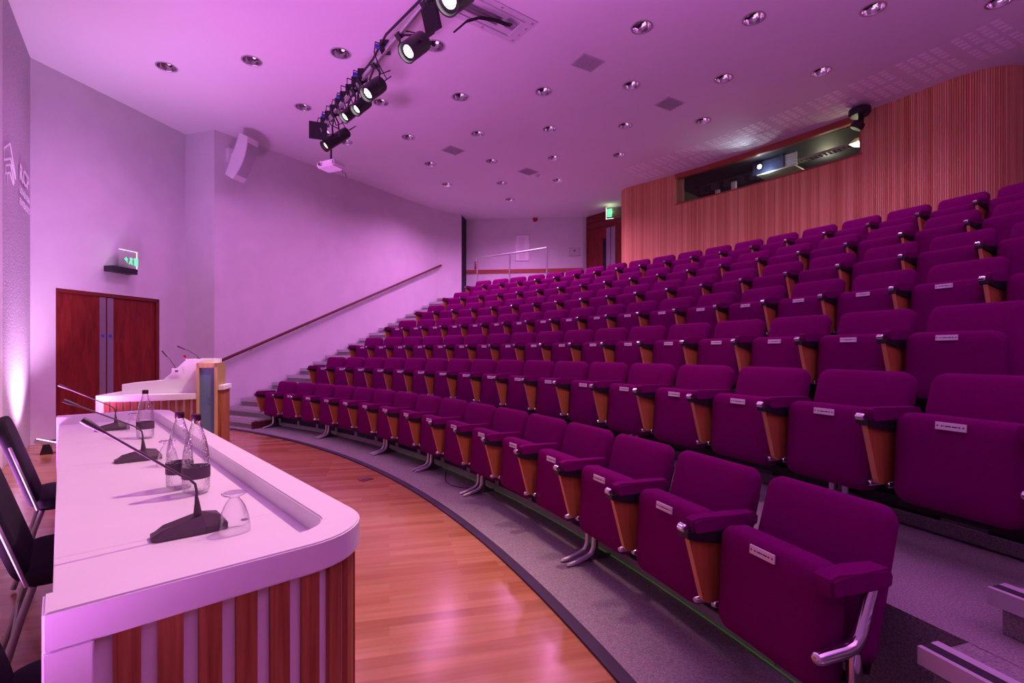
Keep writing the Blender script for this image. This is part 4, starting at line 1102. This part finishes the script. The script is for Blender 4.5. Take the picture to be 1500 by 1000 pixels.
o = MB().tube(c, .004, 6).build('cable', M['black'], None, 50); tag(o, 'thin black cable loose on the grey carpet under the front row', 'cable')
t = thing('floor_cable_end', 'short dark cable end lying at the foot of the wall left of the double door', 'cable', (-6.42, 6.84, .008), 1.3)
MB().box((-.06, -.01, 0), (.06, .01, .015)).build('plug', M['black'], t)

# ------------------------------------------------------------------ camera
cam = bpy.data.cameras.new('camera'); co = bpy.data.objects.new('camera', cam); COL.objects.link(co)
cam.sensor_width = 36; cam.lens = F / 1500 * 36; cam.shift_y = (HOR - 500) / 1500; cam.clip_start = .02
co.location = (0, 0, CH); co.rotation_euler = (PI / 2, 0, 0)
bpy.context.scene.camera = co

# ------------------------------------------------------------------ lights
def aim(o, loc, target):
    o.location = loc; o.rotation_euler = (Vector(target) - Vector(loc)).to_track_quat('-Z', 'Y').to_euler()
def spot(name, loc, target, power, col, ang=60, blend=.6, r=.06):
    l = bpy.data.lights.new(name, 'SPOT'); l.energy = power; l.color = col; l.spot_size = math.radians(ang); l.spot_blend = blend; l.shadow_soft_size = r
    o = bpy.data.objects.new(name, l); COL.objects.link(o); aim(o, loc, target); return o
def area(name, loc, target, power, col, sx, sy):
    l = bpy.data.lights.new(name, 'AREA'); l.energy = power; l.color = col; l.spread = math.radians(78); l.shape = 'RECTANGLE'; l.size = sx; l.size_y = sy
    o = bpy.data.objects.new(name, l); COL.objects.link(o); aim(o, loc, target); return o
def point(name, loc, power, col, r=.08):
    l = bpy.data.lights.new(name, 'POINT'); l.energy = power; l.color = col; l.shadow_soft_size = r
    o = bpy.data.objects.new(name, l); COL.objects.link(o); o.location = loc; return o
WARM = (1, .62, .52); PINK = (.88, .23, 1); MAG = (1, .22, .85); VIO = (.62, .22, 1)
# key stage lights along the bar
spot('stage_key', (.20, 3.2, 4.1), (-1.3, 2.3, .7), 400, WARM, 62, .6, .045)
spot('stage_key', px(504, 175, 3.95) + Vector((-.03, -.03, -.03)), (-4.2, 5.6, .9), 430, (1, .74, .66), 40, .6)
spot('stage_key', (.9, 2.4, 4.1), (-.2, 4.6, 0), 150, (1, .50, .50), 84, .9, .1)
# unseen area lights added along the front wall to brighten ceiling and hall
for k in range(5):
    q = WL0 + FD * (2.4 + 2.6 * k) + Vector((-FD.y, FD.x)) * .45
    area('front_fill', (q.x, q.y, .35), (q.x + 2.4, q.y + 1.8, 5.0), (34, 40, 80, 72, 150)[k], PINK, 1.6, .3)
WN = Vector((-FD.y, FD.x))
def nearwall(s_, off, z): q = WL0 + FD * s_ + WN * off; return (q.x, q.y, z)
spot('wall_uplight_beam', nearwall(.85, .42, .16), nearwall(.80, .0, 1.9), 330, (.95, .50, 1), 96, 1, .10)
spot('wall_uplight_beam', nearwall(1.9, .45, .25), nearwall(1.5, .9, 5.2), 120, (.90, .38, 1), 50, .9, .08)
spot('wall_uplight_beam', nearwall(1.9, .45, .25), (-5.6, 7.6, 4.4), 200, VIO, 60, .9, .08)
# house lights in the recessed fittings
hl = [(0, 0), (1, 0), (2, 0), (2, 3), (0, 1), (0, 4), (0, 6), (1, 1), (1, 4), (1, 6), (2, 2), (2, 5), (3, 0), (3, 2), (4, 0), (4, 2), (5, 0)]
for r, i in hl:
    p = px(*DL[r][i], CEIL); spot('house_light', (p.x, p.y, CEIL - .02), (p.x, p.y, 0), (260 if r > 3 else 130) if r > 2 else (70 if i > 4 else (78 if i < 2 else 60)), (1, .32, 1), 150, 1, .1)
# booth and signs
point('booth_projector_light', booth_frame(1110, .30, 4.80).translation, 6, (.75, .88, 1), .03)
point('booth_lamp_light', booth_frame(1249, .32, 4.80).translation, 5, (1, .85, .5), .05)
point('booth_fill', booth_frame(1165, 1.3, 4.95).translation, 16, (1, .9, .6), .1)  # extra light with no fitting, added to brighten the booth interior
spot('projector_spill', booth_frame(1110, -.02, 4.86).translation, booth_frame(1095, -1.4, 5.2).translation, 18, (.7, .85, 1), 80, 1, .03)
point('exit_glow', fr @ Vector((x0 + wS * .2, -.30, z0 + .22)), .5, (.85, 1, .75), .05)
point('exit_glow', (pe.x + .1, pe.y - .12, 5.05), .9, (.75, 1, .45), .05)

w = bpy.data.worlds.new('world'); bpy.context.scene.world = w; w.use_nodes = True
w.node_tree.nodes['Background'].inputs[0].default_value = (.02, .008, .02, 1); w.node_tree.nodes['Background'].inputs[1].default_value = 1

sc = bpy.context.scene
sc.view_settings.view_transform = 'Standard'; sc.view_settings.look = 'None'; sc.view_settings.gamma = 1; sc.view_settings.use_curve_mapping = False
sc.view_settings.exposure = 0.0
sc.cycles.use_denoising = True
sc.cycles.max_bounces = 8; sc.cycles.diffuse_bounces = 5; sc.cycles.transparent_max_bounces = 12; sc.cycles.sample_clamp_indirect = 6
sc.cycles.caustics_reflective = False; sc.cycles.caustics_refractive = False
